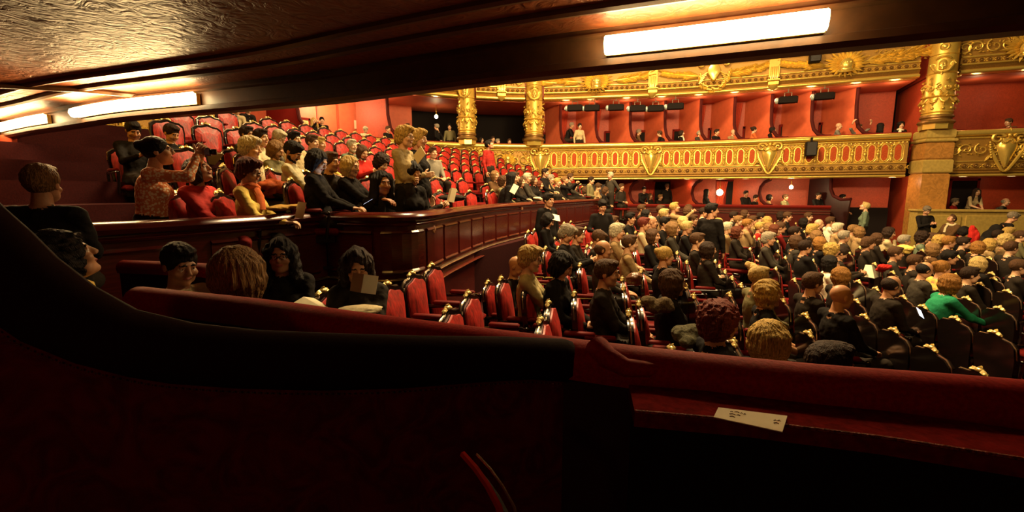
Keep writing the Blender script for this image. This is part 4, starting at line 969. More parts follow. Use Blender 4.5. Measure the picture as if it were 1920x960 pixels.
# ------------------------------------------------------------------ theatre seats (facing local +y)
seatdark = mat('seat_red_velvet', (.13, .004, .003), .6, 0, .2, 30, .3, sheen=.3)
def seat_meshes():
    A = {}
    prof = [(-.20, .40), (-.215, .60), (-.235, .78), (-.225, .88), (-.17, .925), (-.09, .935), (0, .965), (.09, .935), (.17, .925), (.225, .88), (.235, .78), (.215, .60), (.20, .40)]
    def back(poly, y0, y1, inset, bul=0):
        m = MB(); n = len(poly); s = 1-inset
        cx, cz = 0, .68; lean = lambda z: -.10*(z-.4)
        P = [(cx+(x-cx)*s, cz+(z-cz)*s) for x, z in poly]
        vs = [(x, y0+lean(z), z) for x, z in P]+[(x, y1+lean(z), z) for x, z in P]
        fs = [(i, (i+1) % n, n+(i+1) % n, n+i)[::-1] for i in range(n)]
        vs += [(cx+(x-cx)*.6, y1+bul+lean(z), cz+(z-cz)*.6) for x, z in P]+[(0, y1+bul*1.3+lean(cz), cz)]
        fs += [(n+i, n+(i+1) % n, 2*n+(i+1) % n, 2*n+i)[::-1] for i in range(n)]+[(2*n+i, 2*n+(i+1) % n, 3*n)[::-1] for i in range(n)]+[tuple(range(n))]
        m.add(vs, fs); return m
    A['back_shell'] = (back(prof, -.245, -.20, 0, .0), lacq, 40)
    A['back_cushion'] = (back(prof, -.20, -.185, .13, .035), seatred, 60)
    m = MB(); m.tube([(x*1.01, -.225-.10*(z-.4), z+.003) for x, z in prof[2:11]], .007, 5); A['piping'] = (m, pipe, True)  # pale metal tube stands for the highlight along the black lacquer edge
    m = MB(); m.ell((0, -.28, .975), (.034, .028, .020), 8, 5)
    for q in (-1, 1): m.leaf((q*.01, -.285, .975), (q*.085, -.285, .955), .02, (0, 0, 1)); m.ell((q*.06, -.285, .962), (.018, .02, .014), 6, 4)
    m.leaf((0, -.28, .98), (0, -.27, 1.01), .018, (0, -1, 0)); A['crest'] = (m, crestm, True)
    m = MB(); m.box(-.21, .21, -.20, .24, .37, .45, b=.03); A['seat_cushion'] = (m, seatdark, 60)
    m = MB(); m.box(-.20, .20, -.20, .20, .30, .37); m.box(-.03, .03, -.10, .10, .02, .30); m.box(-.12, .12, -.14, .14, .0, .03); A['pedestal'] = (m, lacq, False)
    for q in (-1, 1):
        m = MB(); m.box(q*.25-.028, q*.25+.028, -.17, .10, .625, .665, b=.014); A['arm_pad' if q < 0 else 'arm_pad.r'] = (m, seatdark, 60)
        m = MB(); m.tube([(q*.25, -.26, .60), (q*.25, -.1, .61), (q*.25, .12, .62), (q*.25, .17, .60), (q*.25, .16, .52), (q*.25, .13, .34)], .018, 6); m.tube([(q*.25, -.24, .62), (q*.25, -.22, .02)], .018, 5)
        m.ell((q*.25, .165, .615), (.022, .024, .02), 7, 4); A['arm_frame' if q < 0 else 'arm_frame.r'] = (m, lacq, True)
    return {k: v[0].mesh(k.split('.')[0], v[1], v[2]) for k, v in A.items()}
SEAT = seat_meshes()
def simple_seat():
    me = MB(); mats = []
    V = []; 
    for k in ('back_shell', 'back_cushion', 'piping', 'crest', 'seat_cushion', 'arm_pad', 'arm_pad.r'):
        s = SEAT[k]; mt = s.materials[0]
        if mt not in mats: mats.append(mt)
        me.k = mats.index(mt); me.add([v.co for v in s.vertices], [tuple(p.vertices) for p in s.polygons])
    return me.mesh('theatre_seat', mats)
SIMPLE = simple_seat(); SEATS = []
def seat(x, y, z, face, detail=True, row='', kind='stalls_seat', **kw):
    M = TR(x, y, z, math.radians(face)-math.pi/2)
    if detail:
        r = empty(kind, M)
        for k, me in SEAT.items(): link(k.split('.')[0], me, r)
    else:
        r = link(kind, SIMPLE, None, M)
    r['category'] = 'seat'; SEATS.append([r, row, x, y]); return r
# ------------------------------------------------------------------ people
SKIN = {'pale': (.60, .34, .19), 'mid': (.50, .25, .13), 'tan': (.38, .17, .085)}
HAIRC = {'black': (.010, .006, .004), 'darkbrown': (.035, .016, .008), 'brown': (.11, .05, .02), 'auburn': (.15, .035, .012), 'red': (.20, .035, .02), 'lightbrown': (.32, .17, .06),
         'blond': (.74, .52, .19), 'goldblond': (.66, .42, .11), 'orange': (.42, .19, .04), 'grey': (.42, .36, .26), 'white': (.75, .66, .45), 'salt': (.25, .20, .14)}
CLO = {'black': (.010, .008, .007), 'dark': (.022, .016, .011), 'charcoal': (.045, .038, .028), 'navy': (.015, .018, .03), 'brown': (.10, .05, .02), 'tan': (.30, .20, .09), 'beige': (.50, .40, .22),
       'cream': (.66, .56, .34), 'white': (.80, .74, .55), 'yellow': (.70, .50, .12), 'red': (.45, .02, .015), 'darkred': (.18, .012, .01), 'orange': (.60, .14, .04), 'teal': (.02, .26, .12), 'green': (.10, .13, .05),
       'greygreen': (.13, .17, .11), 'grey': (.20, .18, .14), 'pink': (.60, .20, .13), 'olive': (.17, .15, .07)}
eyew, lipm, framem = mat('eye_white', (.7, .6, .5), .3), mat('lips', (.32, .07, .05), .45), mat('spectacle_black', (.01, .008, .006), .25)
def skinm(k): return mat('skin_'+k, SKIN[k], .5, 0, .05, 60, .12)
def hairm(k): return mat('hair_'+k, HAIRC[k], .58, 0, 1.0, 30, .72, kind='noise', mscale=(7, 7, .9), spec=.2)
def cloth(k): return mat('cloth_'+k, CLO[k], .85, 0, .25, 45, .2)
PEOPLE = []; XTRA = []
PRES = {'far': (.020, .0105, .012), 'mid': (.015, .0075, .008), 'near': (.010, .0050, .0055)}
def person(x, y, z, face, pose='rest', hair='short', hc='brown', top='black', lab='', fem=False, q='far', skin='mid', trousers='dark', coat=0, glasses=False, beard=False, look=False,
           short=False, scarf=None, custom=None, ckey=None, scale=1.0, topm=None, curl=.5, fine=None):
    res, hres, hr = PRES[q]
    key = (pose, q, fem, coat, glasses, beard, short, ckey, look)
    me, HM, hands = body_mesh(key, pose=pose, res=res, hres=hres, fem=fem, coat=coat, glasses=glasses, beard=beard, shortsleeve=short, folds=(q != 'far'), custom=custom, hand=(.0045 if q == 'near' else None), lookdown=look, curl=curl)
    r = empty('person', TR(x, y, z, math.radians(face)-math.pi/2, scale), lab, 'person')
    o = link('figure', me, r); hm = hairm(hc)
    for s, m in zip(o.material_slots, (skinm(skin), topm or cloth(top), cloth(trousers), eyew, hm if beard or hc not in ('white', 'grey', 'blond') else mat('brow', (.2, .12, .06)), lipm, framem)): s.link = 'OBJECT'; s.material = m
    h = hair_mesh(hair, hr)
    if h: ho = link('hair', h, r, HM); ho.material_slots[0].link = 'OBJECT'; ho.material_slots[0].material = hm
    if scarf:
        nk = HM.translation-Vector((0, .02, .14)); m = MB()
        P = [nk+Vector((math.cos(a)*.085, math.sin(a)*.082, -.015+.02*math.sin(2*a))) for a in [2*math.pi*i/14 for i in range(14)]]
        m.tube(P, .034, 8, closed=True); m.tube([nk+Vector((.03, .085, -.01)), nk+Vector((.05, .13, -.10)), nk+Vector((.06, .14, -.24))], [.035, .045, .05], 7, flat=.5)
        m.build('scarf', cloth(scarf), r, True)
    PEOPLE.append((r, x, y, z, HM)); return r, HM, hands
def local(r, p): return r.matrix_world @ Vector(p)
# ------------------------------------------------------------------ who sits where: u, v of the top of the head, pose, hair, hair colour, top, label, options
H1 = 1.30
def booklet(M, lab, cat='booklet', w=.15, h=.21, open_=True, col=None):
    m = MB()
    if open_:
        for q in (-1, 1):
            vs = [(0, 0, 0), (q*w, .035, 0), (q*w, .035, h), (0, 0, h)]; vs += [(x, y-.003, z) for x, y, z in vs]
            m.add(vs, [(0, 1, 2, 3), (7, 6, 5, 4), (0, 4, 5, 1), (1, 5, 6, 2), (2, 6, 7, 3)])
        for j in range(5): m.k = 1; m.box(.03, .03+.09*((j*7) % 5+3)/8, .0, .0315, .05+.025*j, .055+.025*j) if False else None
        m.k = 0
    else: m.box(-w/2, w/2, -.004, .004, 0, h)
    o = m.build(cat.replace(' ', '_'), col or paper, None, False, M); return tag(o, lab, cat)
def phone(M, lab, lit=True):
    r = empty('phone', M, lab, 'phone'); MB().box(-.036, .036, -.004, .004, 0, .14, b=.002).build('case', blackm, r)
    MB().box(-.032, .032, -.0055, -.0042, .01, .13).build('screen', mat('phone_screen', (.75, .82, 1.0), emit=2.2) if lit else lacq, r); return r
def TIL(r, p, pitch, yaw=0): return r.matrix_world @ Matrix.Translation(p) @ Matrix.Rotation(math.radians(yaw), 4, 'Z') @ Matrix.Rotation(math.radians(pitch), 4, 'X')
dots = mat('dotted_knit', (.80, .28, .10), .8, 0, .3, 44, 0, kind='voronoi', col2=(1.0, .86, .62))
for e in dots.node_tree.nodes:
    if e.type == 'VALTORGB': e.color_ramp.elements[0].position = .40; e.color_ramp.elements[1].position = .52
# ---- heroes on the raised amphitheatre
def amph(u, v, d, face, **kw):
    st = POSES[kw.get('pose', 'rest')].get('stand') or (kw.get('custom') or {}).get('stand')
    sc = kw.pop('scale', .95 if not st else .97); p = aty(u, v, d); z = p.z-(1.365 if not st else 1.745)*sc
    r, HM, h = person(p.x, d, z, face, scale=sc, **kw)
    if not st and kw.get('seat', 1): seat(p.x, d, z, face, d < 9, 'raised', 'amphitheatre_seat')
    return r, HM, h
r, HM, h = amph(262, 254, 4.0, 24, pose='stand', q='near', hair='bun', hc='black', topm=dots, fem=True, glasses=True, ckey='cam', custom=dict(wr=(.05, .43, 1.60), up=1, head=(6, -10), lean=.10), skin='pale', lab='woman in orange and white patterned sweater standing and holding up a camera')
c = empty('camera_body', TIL(r, (.0, .50, 1.62), 0), 'small black camera held up by the woman in the patterned sweater', 'camera')
MB().box(-.06, .06, -.02, .02, -.035, .035, b=.005).build('housing', lacq, c); m = MB(); m.lathe([(.027, 0), (.03, .03), (.026, .05), (.01, .052)], 14, Matrix.Translation((0, .02, 0)) @ Matrix.Rotation(-math.pi/2, 4, 'X')); m.build('lens', lacq, c, True)
amph(380, 293, 4.25, -8, pose='rest', q='near', hair='bob', hc='darkbrown', top='red', fem=True, ckey='pk', custom=dict(head=(8, -22), lean=-.06, wr=(.04, .38, .60)), skin='mid', topm=mat('red_jacket', (.50, .035, .03), .75, 0, .3, 30, .25), trousers='darkred', lab='woman in a red jacket seated with hands in her lap behind the parapet')
r, HM, h = amph(463, 296, 4.45, 6, pose='read', q='near', hair='fluffy', hc='auburn', top='yellow', fem=True, glasses=True, ckey='yl', custom=dict(head=(-6, 12), wr=(.07, .34, .72), up=0, kf=.30), skin='pale', scarf='orange', lab='woman in a yellow sweater with short dark auburn hair reading a folded programme')
booklet(TIL(r, (.05, .45, .76), -15, 40), 'folded cream programme in the hand of the woman in yellow', w=.11, h=.17)
r, HM, h = amph(592, 279, 5.0, 6, pose='read', q='near', hair='bob', hc='black', top='black', coat=1, fem=True, ckey='ph', custom=dict(head=(-10, 30), wr=(.06, .36, .70), up=0, kf=.32), skin='pale', lab='black-clad person with black hair lit by the phone in their hands', look=True)
ph = phone(TIL(r, (0, .50, .73), -60), 'lit phone in the hands of the black-clad person'); light('phone_light', 'SPOT', local(r, (0, .47, .80)), 5, (.75, .85, 1), .03, None, local(r, (0, .08, 1.28))).data.spot_size = .9
amph(545, 264, 5.5, 12, pose='read', q='near', hair='short', hc='black', top='beige', ckey='bd', custom=dict(head=(-12, 34), wr=(.08, .36, .66), up=0), beard=True, skin='tan', trousers='charcoal', lab='bearded dark-haired man in a pale shirt bowing his head', topm=mat('pale_shirt', (.48, .44, .28), .75, 0, .3, 30, .2))
amph(466, 256, 5.2, 14, pose='rest', q='near', hair='fluffy', hc='white', top='dark', fem=True, ckey='wc', custom=dict(head=(-4, 6)), skin='pale', scarf='cream', lab='woman with curly white hair and a fluffy cream scarf in the second row')
amph(617, 284, 5.5, -14, pose='rest', q='mid', hair='short', hc='brown', top='dark', fem=True, ckey=0, skin='mid', lab='brown-haired person in dark clothes beside the one reading a phone')
r, HM, h = amph(655, 291, 5.5, -6, pose='read', q='near', hair='bob', hc='blond', top='black', fem=True, ckey='bb', custom=dict(head=(-10, 10), wr=(.06, .42, .76), up=0), skin='pale', coat=1, lab='blonde woman with a bob in a black jacket holding a phone')
phone(TIL(r, (0, .52, .80), -60), 'small phone held by the blonde woman in black', False)
amph(712, 320, 5.3, -55, scale=1.05, pose='chin', q='near', hair='long', hc='black', top='black', fem=True, ckey='dk', skin='tan', custom=dict(head=(8, 6), kf=.24), lab='woman with long black hair resting her chin on her hand behind the parapet')
amph(760, 303, 5.6, -35, scale=1.05, pose='lean', q='near', hair='bob', hc='black', top='black', fem=True, ckey='sl', custom=dict(head=(-6, 28), lean=.10, kf=.22, wr=(.08, .30, .64)), skin='mid', coat=1, lab='dark-haired person in black leaning forward with a bowed head')
r, HM, h = amph(783, 311, 6.1, -5, scale=1.05, pose='read', q='near', hair='balding', hc='grey', top='dark', ckey='bm', skin='pale', custom=dict(head=(-4, 22), wr=(.06, .30, .86), kf=.22), lab='balding man in dark clothes reading a white programme')
booklet(TIL(r, (.04, .40, .92), -25, 70), 'white programme held up by the balding man', w=.055, h=.19)
amph(757, 236, 5.55, -16, pose='standarms', q='near', hair='fluffy', hc='goldblond', top='tan', fem=True, glasses=True, ckey=0, skin='pale', topm=mat('oatmeal_cardigan', (.42, .33, .17), .85, 0, .4, 40, .2), lab='standing woman in a beige cardigan with folded arms and blond curls')
booklet(aty(778, 300, 5.3) and (Matrix.Translation(aty(779, 300, 5.3)) @ Matrix.Rotation(math.radians(-35), 4, 'Z') @ Matrix.Rotation(.9, 4, 'Y') @ Matrix.Scale(.8, 4)), 'programme tucked under the arm of the standing woman in beige', open_=False)
amph(783, 242, 5.95, -12, pose='stand', q='near', hair='fluffy', hc='goldblond', top='black', fem=True, ckey='n', coat=1, skin='mid', lab='standing woman in a long dark coat beside the woman in beige')
amph(938, 322, 9.5, -5, pose='lean', q='mid', scale=1.0, ckey='lw', custom=dict(kf=.2, wr=(.08, .34, .66)), hair='long', hc='black', top='black', fem=True, coat=1, lab='long-haired woman in black leaning forward with a white paper'); 
o = booklet(Matrix.Translation(aty(960, 362, 9.2)) @ Matrix.Rotation(.5, 4, 'Y') @ Matrix.Rotation(-.4, 4, 'X'), 'white paper held by the long-haired woman in black', w=.12, h=.2, open_=False)
A = [  # u v d face pose hair haircolour top female label options
 (461, 236, 7.0, -10, 'rest', 'short', 'darkbrown', 'charcoal', 0, 'dark-haired man in a charcoal coat, back row beside the balcony leaves'),
 (487, 241, 6.7, -12, 'rest', 'short', 'darkbrown', 'cream', 0, 'dark-haired man in a cream shirt, high in the raised seats'),
 (516, 243, 7.3, -20, 'down', 'short', 'white', 'grey', 1, 'white-haired person with bowed head behind the bearded man'),
 (509, 263, 6.4, -10, 'down', 'bob', 'lightbrown', 'olive', 1, 'person with light brown hair just behind the bearded man'),
 (551, 246, 7.2, -25, 'rest', 'short', 'black', 'beige', 0, 'black-haired man with a beard in a beige top, upper raised seats'),
 (584, 252, 7.6, -14, 'rest', 'short', 'brown', 'black', 0, 'brown-haired man in a black jacket beside a person in yellow'),
 (598, 256, 8.0, -14, 'rest', 'short', 'goldblond', 'yellow', 1, 'blond person in a yellow top, upper raised seats'),
 (659, 261, 8.7, -35, 'rest', 'short', 'white', 'greygreen', 0, 'white-haired bearded man in dark green, alone in the upper seats'),
 (679, 272, 8.4, -35, 'read', 'bob', 'brown', 'red', 1, 'woman in a red sweater next to the white-bearded man'),
 (711, 290, 7.0, -40, 'down', 'curly', 'darkbrown', 'black', 1, 'dark curly-haired person in black, left of the standing women'),
 (811, 275, 9.8, -50, 'rest', 'short', 'brown', 'grey', 0, 'young person in a grey vest against the gilded balcony front'),
 (928, 319, 11, -40, 'rest', 'bob', 'lightbrown', 'brown', 1, None), (944, 330, 10.2, -20, 'rest', 'curly', 'brown', 'olive', 1, None),
 (966, 322, 10.6, -20, 'rest', 'short', 'brown', 'black', 0, None), (976, 331, 10.0, -20, 'rest', 'bob', 'brown', 'dark', 1, None),
 (988, 324, 10.6, -15, 'rest', 'short', 'white', 'charcoal', 0, None), (1001, 329, 11.0, -40, 'rest', 'bob', 'brown', 'black', 1, None),
 (1011, 338, 9.8, -20, 'rest', 'bob', 'auburn', 'black', 1, None), (1022, 315, 12.5, -30, 'rest', 'short', 'darkbrown', 'black', 0, 'dark-haired man in a suit and glasses under the gilded shield'),
 (1032, 327, 10.9, -25, 'rest', 'short', 'grey', 'tan', 0, None), (1045, 333, 11.6, -20, 'rest', 'short', 'goldblond', 'dark', 0, None),
 (1059, 330, 12.2, -30, 'phone', 'short', 'lightbrown', 'black', 0, None), (1069, 325, 13.4, -20, 'rest', 'short', 'brown', 'charcoal', 0, None),
 (1077, 343, 12.4, -60, 'rest', 'bob', 'darkbrown', 'black', 1, None), (1108, 331, 12.6, -30, 'rest', 'short', 'darkbrown', 'olive', 0, None),
 (1121, 343, 12.0, -30, 'read', 'short', 'brown', 'tan', 1, None), (1135, 350, 12.4, -20, 'read', 'bob', 'brown', 'black', 1, None), (1165, 344, 16.0, -60, 'rest', 'short', 'brown', 'dark', 0, None), (1094, 350, 12.0, -20, 'down', 'bob', 'brown', 'charcoal', 1, None),
]
for (u, v, d, f, pose, hr, hc, top, fem, lab) in A:
    ex = {}
    if u > 900:
        while d < 14.6 and row_x(-1.3, d)-.78 < (u-960)/FPX*d: d += .2
        if row_x(-1.3, d)-.78 < (u-960)/FPX*d: ex = dict(custom=dict(POSES[pose], kf=.16, wr=(.09, .20, .70)), ckey='tuck')
    amph(u, v, d, f, **ex, pose=pose, hair=hr, hc=hc, top=top, fem=bool(fem), q='mid' if d < 7.5 else 'far', lab=lab or 'AUTO raised seats near the far end of the parapet', beard=('beard' in (lab or '')), glasses='glasses' in (lab or ''), skin=random.choice(('pale', 'mid')))
amph(917, 262, 12.2, -30, pose='standlook', hair='short', hc='black', top='darkred', q='mid', skin='mid', topm=mat('red_shirt', (.32, .02, .015), .8, 0, .2, 30, .2), lab='man in a dark red shirt standing and looking up below the ornate column')
amph(1145, 322, 15.2, -150, pose='standback', hair='short', hc='white', top='charcoal', lab='white-haired man in a dark coat standing at the far end of the raised seats')
amph(247, 226, 6.2, -35, pose='read', hair='short', hc='black', top='black', q='mid', skin='tan', lab='shadowy man in a dark suit with a tie behind the woman with the camera')  # darker skin tone puts the shadow on his face into the colour
r, HM, h = amph(318, 232, 6.5, -15, pose='read', hair='short', hc='darkbrown', top='black', q='mid', lab='shadowy man in black reading a wide paper under the middle strip light')
booklet(TIL(r, (0, .52, .80), -50), 'wide white paper read by the shadowy man under the strip light', w=.2, h=.24)
# ---- balcony boxes and ground boxes
def box(u, v, out, face, zref=3.87, cv=HS, lo=None, **kw):
    out += 0 if POSES[kw.get('pose', 'rest')].get('stand') else .28
    s = su(u, zref) if cv is HS else cv.s_at_u(u, 0, None, zref); p, t, o = cv.at(s); q = p+o*out; st = POSES[kw.get('pose', 'rest')].get('stand')
    w = aty(u, v, q.y); sc = .95 if not st else .97; z = w.z-(1.365 if not st else 1.745)*sc; kw.setdefault('q', 'far')
    return person(w.x, w.y, z, face, scale=sc, **kw)
B = [  # u v out face pose hair haircolour top female label
 (437, 198, .5, -40, 'lean', 'short', 'darkbrown', 'beige', 0, 'person in beige leaning over the rear balcony rail, far left'), (455, 196, .5, -30, 'lean', 'short', 'darkbrown', 'black', 0, 'person in black leaning over the rear balcony rail, far left'),
 (588, 220, .55, -50, 'phone', 'long', 'goldblond', 'black', 1, 'blonde long-haired woman in black on the left balcony'), (603, 219, 1.2, -60, 'rest', 'short', 'black', 'black', 0, 'dark-haired man behind the blonde woman on the left balcony'),
 (683, 237, .6, -40, 'down', 'short', 'white', 'cream', 0, 'white-haired person seated below the notice on the left balcony'), (727, 236, .6, -30, 'rest', 'short', 'brown', 'black', 0, 'man in a dark suit seated on the left balcony before the red wall'),
 (764, 231, 1.1, -30, 'rest', 'short', 'brown', 'dark', 0, 'person half hidden at the right end of the red balcony wall'), (791, 240, .6, -10, 'rest', 'short', 'lightbrown', 'tan', 0, 'light-haired person just right of the standing women on the balcony'),
 (819, 232, 1.2, 160, 'standback', 'short', 'grey', 'black', 0, 'grey-haired person in black standing in the dark balcony passage'), (843, 232, 1.0, -90, 'stand', 'short', 'black', 'olive', 0, 'man in an olive coat standing left of the first ornate column'),
 (902, 257, .5, -30, 'rest', 'bob', 'black', 'white', 1, 'dark-haired woman in white between the ornate columns'), (924, 255, .6, -60, 'rest', 'short', 'darkbrown', 'black', 0, 'man in black between the ornate columns behind the man in red'),
 (933, 260, .5, -40, 'rest', 'short', 'grey', 'dark', 0, 'grey-haired person low between the ornate columns'), (955, 260, .6, -80, 'rest', 'short', 'brown', 'dark', 0, 'brown-haired person alone between the ornate columns'), (984, 258, .5, -20, 'rest', 'short', 'lightbrown', 'tan', 0, 'person beside the right ornate column base'),
 (1062, 230, .9, -20, 'lean', 'short', 'grey', 'black', 0, 'grey-haired man in black leaning at the first balcony partition'), (1087, 231, .5, -80, 'stand', 'short', 'darkbrown', 'beige', 1, 'woman in a patterned pale coat standing in the second balcony box'),
 (1198, 242, .9, -20, 'rest', 'short', 'grey', 'brown', 0, 'grey-haired man in the shadow of the third balcony partition'), (1248, 244, .5, 150, 'lean', 'short', 'brown', 'black', 0, 'person in black leaning low on the balcony rail, left of the scarfed woman'),
 (1278, 244, .5, -30, 'rest', 'bob', 'darkbrown', 'black', 1, 'dark-haired woman in black with a white scarf on the far balcony'), (1314, 244, .55, -60, 'lookup', 'short', 'grey', 'charcoal', 0, 'grey-haired man looking up on the far balcony'),
 (1344, 242, .5, -60, 'rest', 'short', 'darkbrown', 'black', 0, 'man in a suit and glasses on the far balcony over the gilded ovals'), (1375, 242, .5, -70, 'rest', 'bald', 'brown', 'tan', 0, 'bald man in a tan jacket on the far balcony'),
 (1414, 237, .5, -10, 'rest', 'bun', 'darkbrown', 'orange', 1, 'dark-haired woman in an orange top on the far balcony'), (1449, 237, .5, -60, 'left', 'bob', 'black', 'black', 1, 'black-haired woman in black beside the woman in orange'),
 (1573, 230, .5, -40, 'rest', 'bald', 'grey', 'grey', 0, 'bald man in a grey jacket seated in the balcony box right of the loudspeaker'), (1652, 230, .5, -20, 'rest', 'long', 'black', 'black', 1, 'long-haired woman in black in the last balcony box before the pillar'),
 (1690, 228, .5, -110, 'rest', 'curly', 'black', 'black', 1, 'curly-haired woman in glasses and a white scarf beside the pillar'),
]
for (u, v, out, f, pose, hr, hc, top, fem, lab) in B:
    box(u, v, out, f, pose=pose, hair=hr, hc=hc, top=top, fem=bool(fem), lab=lab, scarf='white' if 'white scarf' in lab else None, glasses='glasses' in lab, skin='pale')
box(1611, 233, .5, -80, pose='rest', ckey='up', custom=dict(wr=(.40, .12, 1.42), up=1), hair='short', hc='brown', top='grey', lab='person in grey raising both hands on the far balcony', skin='pale')
box(1903, 222, .5, 190, cv=RS, pose='lean', hair='short', hc='brown', top='brown', lab='man in brown leaning over the balcony rail right of the pillar')
G = [(1203, 350, .5, -80, 'lean', 'short', 'black', 'black', 0, 'dark-haired man in black bending in the first far ground box'), (1219, 362, 1.0, -60, 'rest', 'bob', 'brown', 'dark', 1, 'brown-haired woman deep in the first far ground box'),
 (1238, 364, .9, -50, 'rest', 'short', 'lightbrown', 'dark', 0, 'light-haired person in the first far ground box'), (1251, 344, 1.6, -80, 'stand', 'short', 'grey', 'black', 0, 'person standing before the dark doorway of the first far ground box'),
 (1325, 354, .6, -30, 'rest', 'long', 'black', 'black', 1, 'long-haired woman at the second ground box partition'), (1399, 357, .5, -80, 'rest', 'short', 'black', 'black', 0, 'man in a black suit beside the pale globe lamp'),
 (1415, 365, .5, -50, 'chin', 'short', 'darkbrown', 'black', 0, 'dark person resting a hand on the chin beside the man in a black suit'), (1443, 364, .5, -20, 'rest', 'bob', 'black', 'tan', 1, 'dark-haired woman at the third ground box partition'),
 (1473, 364, .7, -60, 'rest', 'short', 'brown', 'olive', 0, 'man in olive below the bright bare lamp'), (1535, 360, .6, -80, 'rest', 'short', 'darkbrown', 'black', 0, 'man in a dark suit in the dim last ground box'), (1567, 364, .6, -60, 'lean', 'short', 'black', 'grey', 0, 'person in grey leaning at the dark end of the ground boxes')]
for (u, v, out, f, pose, hr, hc, top, fem, lab) in G:
    box(u, v, out, f, zref=1.6, pose=pose, hair=hr, hc=hc, top=top, fem=bool(fem), lab=lab, skin='mid')
box(1791, 371, .5, -60, zref=1.6, cv=RS, pose='rest', hair='short', hc='salt', top='red', glasses=True, fem=True, lab='person with glasses in a bright red top in the ground box right of the pillar', skin='pale')
box(1822, 353, .7, -100, zref=1.6, cv=RS, pose='lean', hair='long', hc='darkbrown', top='beige', short=True, fem=True, lab='long-haired woman in a pale top leaning on the sill right of the pillar', skin='pale')
box(1868, 371, .6, -60, zref=1.6, cv=RS, pose='lean', hair='balding', hc='grey', top='charcoal', lab='balding man reaching over the sill right of the pillar', skin='pale')
# ---- stalls
def stall(u, v, pose='rest', hair='short', hc='brown', top='black', lab=None, fem=False, turn=0, h=None, chair=True, d=None, **kw):
    st = POSES[pose].get('stand'); sc = kw.pop('scale', .95 if not st else .97); hh = h or ((1.365 if not st else 1.745)*sc+.0)
    if d: w = aty(u, v, d); p = Vector((w.x, w.y, w.z-hh))
    else: p = onfloor(u, v, hh)
    t = p.y-4.5; f = -math.degrees(math.atan(.2+(.04*t if t > 0 else 0)))+turn
    q = 'near' if p.y < 4.8 else 'mid' if p.y < 7 else 'far'
    r, HM, hd = person(p.x, p.y, p.z, f, pose=pose, hair=hair, hc=hc, top=top, fem=bool(fem), q=kw.pop('q', q), lab=lab or 'AUTO stalls', scale=sc, **kw)
    if chair and not st: seat(p.x, p.y, p.z, f-turn if abs(turn) < 100 else f, p.y < 7.5, 'stalls')
    return r, HM, hd
stall(331, 455, 'rest', 'short', 'black', 'cream', 'dark-haired man in a white shirt looking down, left below the parapet', turn=-6, custom=dict(head=(-12, 14)), ckey='m1', skin='tan')
stall(525, 445, 'rest', 'longwavy', 'black', 'black', 'long-haired woman in glasses below the parapet facing the camera', 1, turn=-62, glasses=True, custom=dict(head=(0, 2)), ckey='w1', skin='tan', coat=1)
r, HM, hd = stall(668, 464, 'read', 'longwavy', 'darkbrown', 'dark', 'long-haired woman reading a cream booklet below the parapet', 1, turn=-60, custom=dict(head=(4, 22), wrr=(.24, .36, .52), wrl=(-.02, .34, .84)), ckey='w2', skin='mid', coat=1, look=True)
booklet(Matrix.Translation(aty(677, 549, 2.72)) @ Matrix.Rotation(.15, 4, 'Y') @ Matrix.Rotation(-.2, 4, 'X'), 'open cream booklet read by the long-haired woman below the parapet', w=.08, h=.115)
booklet(Matrix.Translation(aty(600, 575, 2.95)) @ Matrix.Rotation(1.2, 4, 'Z') @ Matrix.Rotation(-1.2, 4, 'X'), 'white programme lying on the empty red seat beside the reading woman', w=.10, h=.15)
stall(445, 500, 'rest', 'bob', 'lightbrown', 'dark', 'back of a light brown head just behind the velvet rail', 1, turn=95, d=1.95, h=1.2, chair=False, ckey='hb')
stall(140, 430, 'lookup', 'curly', 'black', 'charcoal', 'person in profile with black hair and a fluffy yellow scarf, at left', 1, scarf='yellow', turn=62, d=2.15, h=1.3, chair=False, ckey='pf', custom=dict(head=(0, -24)), skin='mid')
stall(72, 306, 'rest', 'short', 'lightbrown', 'black', 'back of a greying brown head at the far left edge', turn=120, d=2.9, h=1.3, chair=False, ckey='gl', coat=1)
r, HM, hd = stall(993, 461, 'read', 'fluffy', 'blond', 'beige', 'short-haired blonde woman in glasses and a beige blouse, near the empty red seats', 1, turn=2, glasses=True, custom=dict(head=(-6, 6), wr=(.05, .40, .66), up=0), ckey='hw', skin='pale', topm=mat('beige_blouse', (.38, .31, .14), .75, 0, .3, 25, .2), curl=.15)
stall(1137, 486, 'rest', 'short', 'brown', 'dark', 'large man in a dark suit jacket seated in profile, hands in his lap', turn=-4, custom=dict(head=(-8, 2)), ckey='hm', skin='mid', coat=1)
stall(958, 478, 'down', 'bald', 'grey', 'dark', 'bald man in a dark jacket behind the blonde woman in beige', turn=-10, d=5.2, h=1.3)
stall(1042, 470, 'down', 'bob', 'black', 'black', 'black-haired woman with an earring looking down at her lap', 1, turn=-14, coat=1)
r, HM, hd = stall(1062, 421, 'read', 'fluffy', 'grey', 'black', 'grey-haired person in black holding a white programme', 0, d=6.1, coat=1)
booklet(TIL(r, (.02, .47, .86), -10, 50), 'white programme held by the grey-haired person in black', w=.10, h=.20)
stall(1082, 425, 'rest', 'short', 'brown', 'dark', 'brown-haired man with a moustache beside the grey-haired reader', d=6.8)
stall(1131, 449, 'rest', 'balding', 'brown', 'charcoal', 'balding man in a charcoal suit, behind the large man', d=5.6)
stall(1114, 431, 'down', 'short', 'brown', 'dark', 'brown head bent forward left of the grey-haired woman', d=6.6)
stall(1157, 419, 'rest', 'fluffy', 'white', 'tan', 'white-haired woman in a tan coat with folded hands', 1, d=6.9)
stall(1150, 404, 'rest', 'short', 'brown', 'white', 'small brown-haired woman in white and red beside the wooden wall', 1, d=9.5)
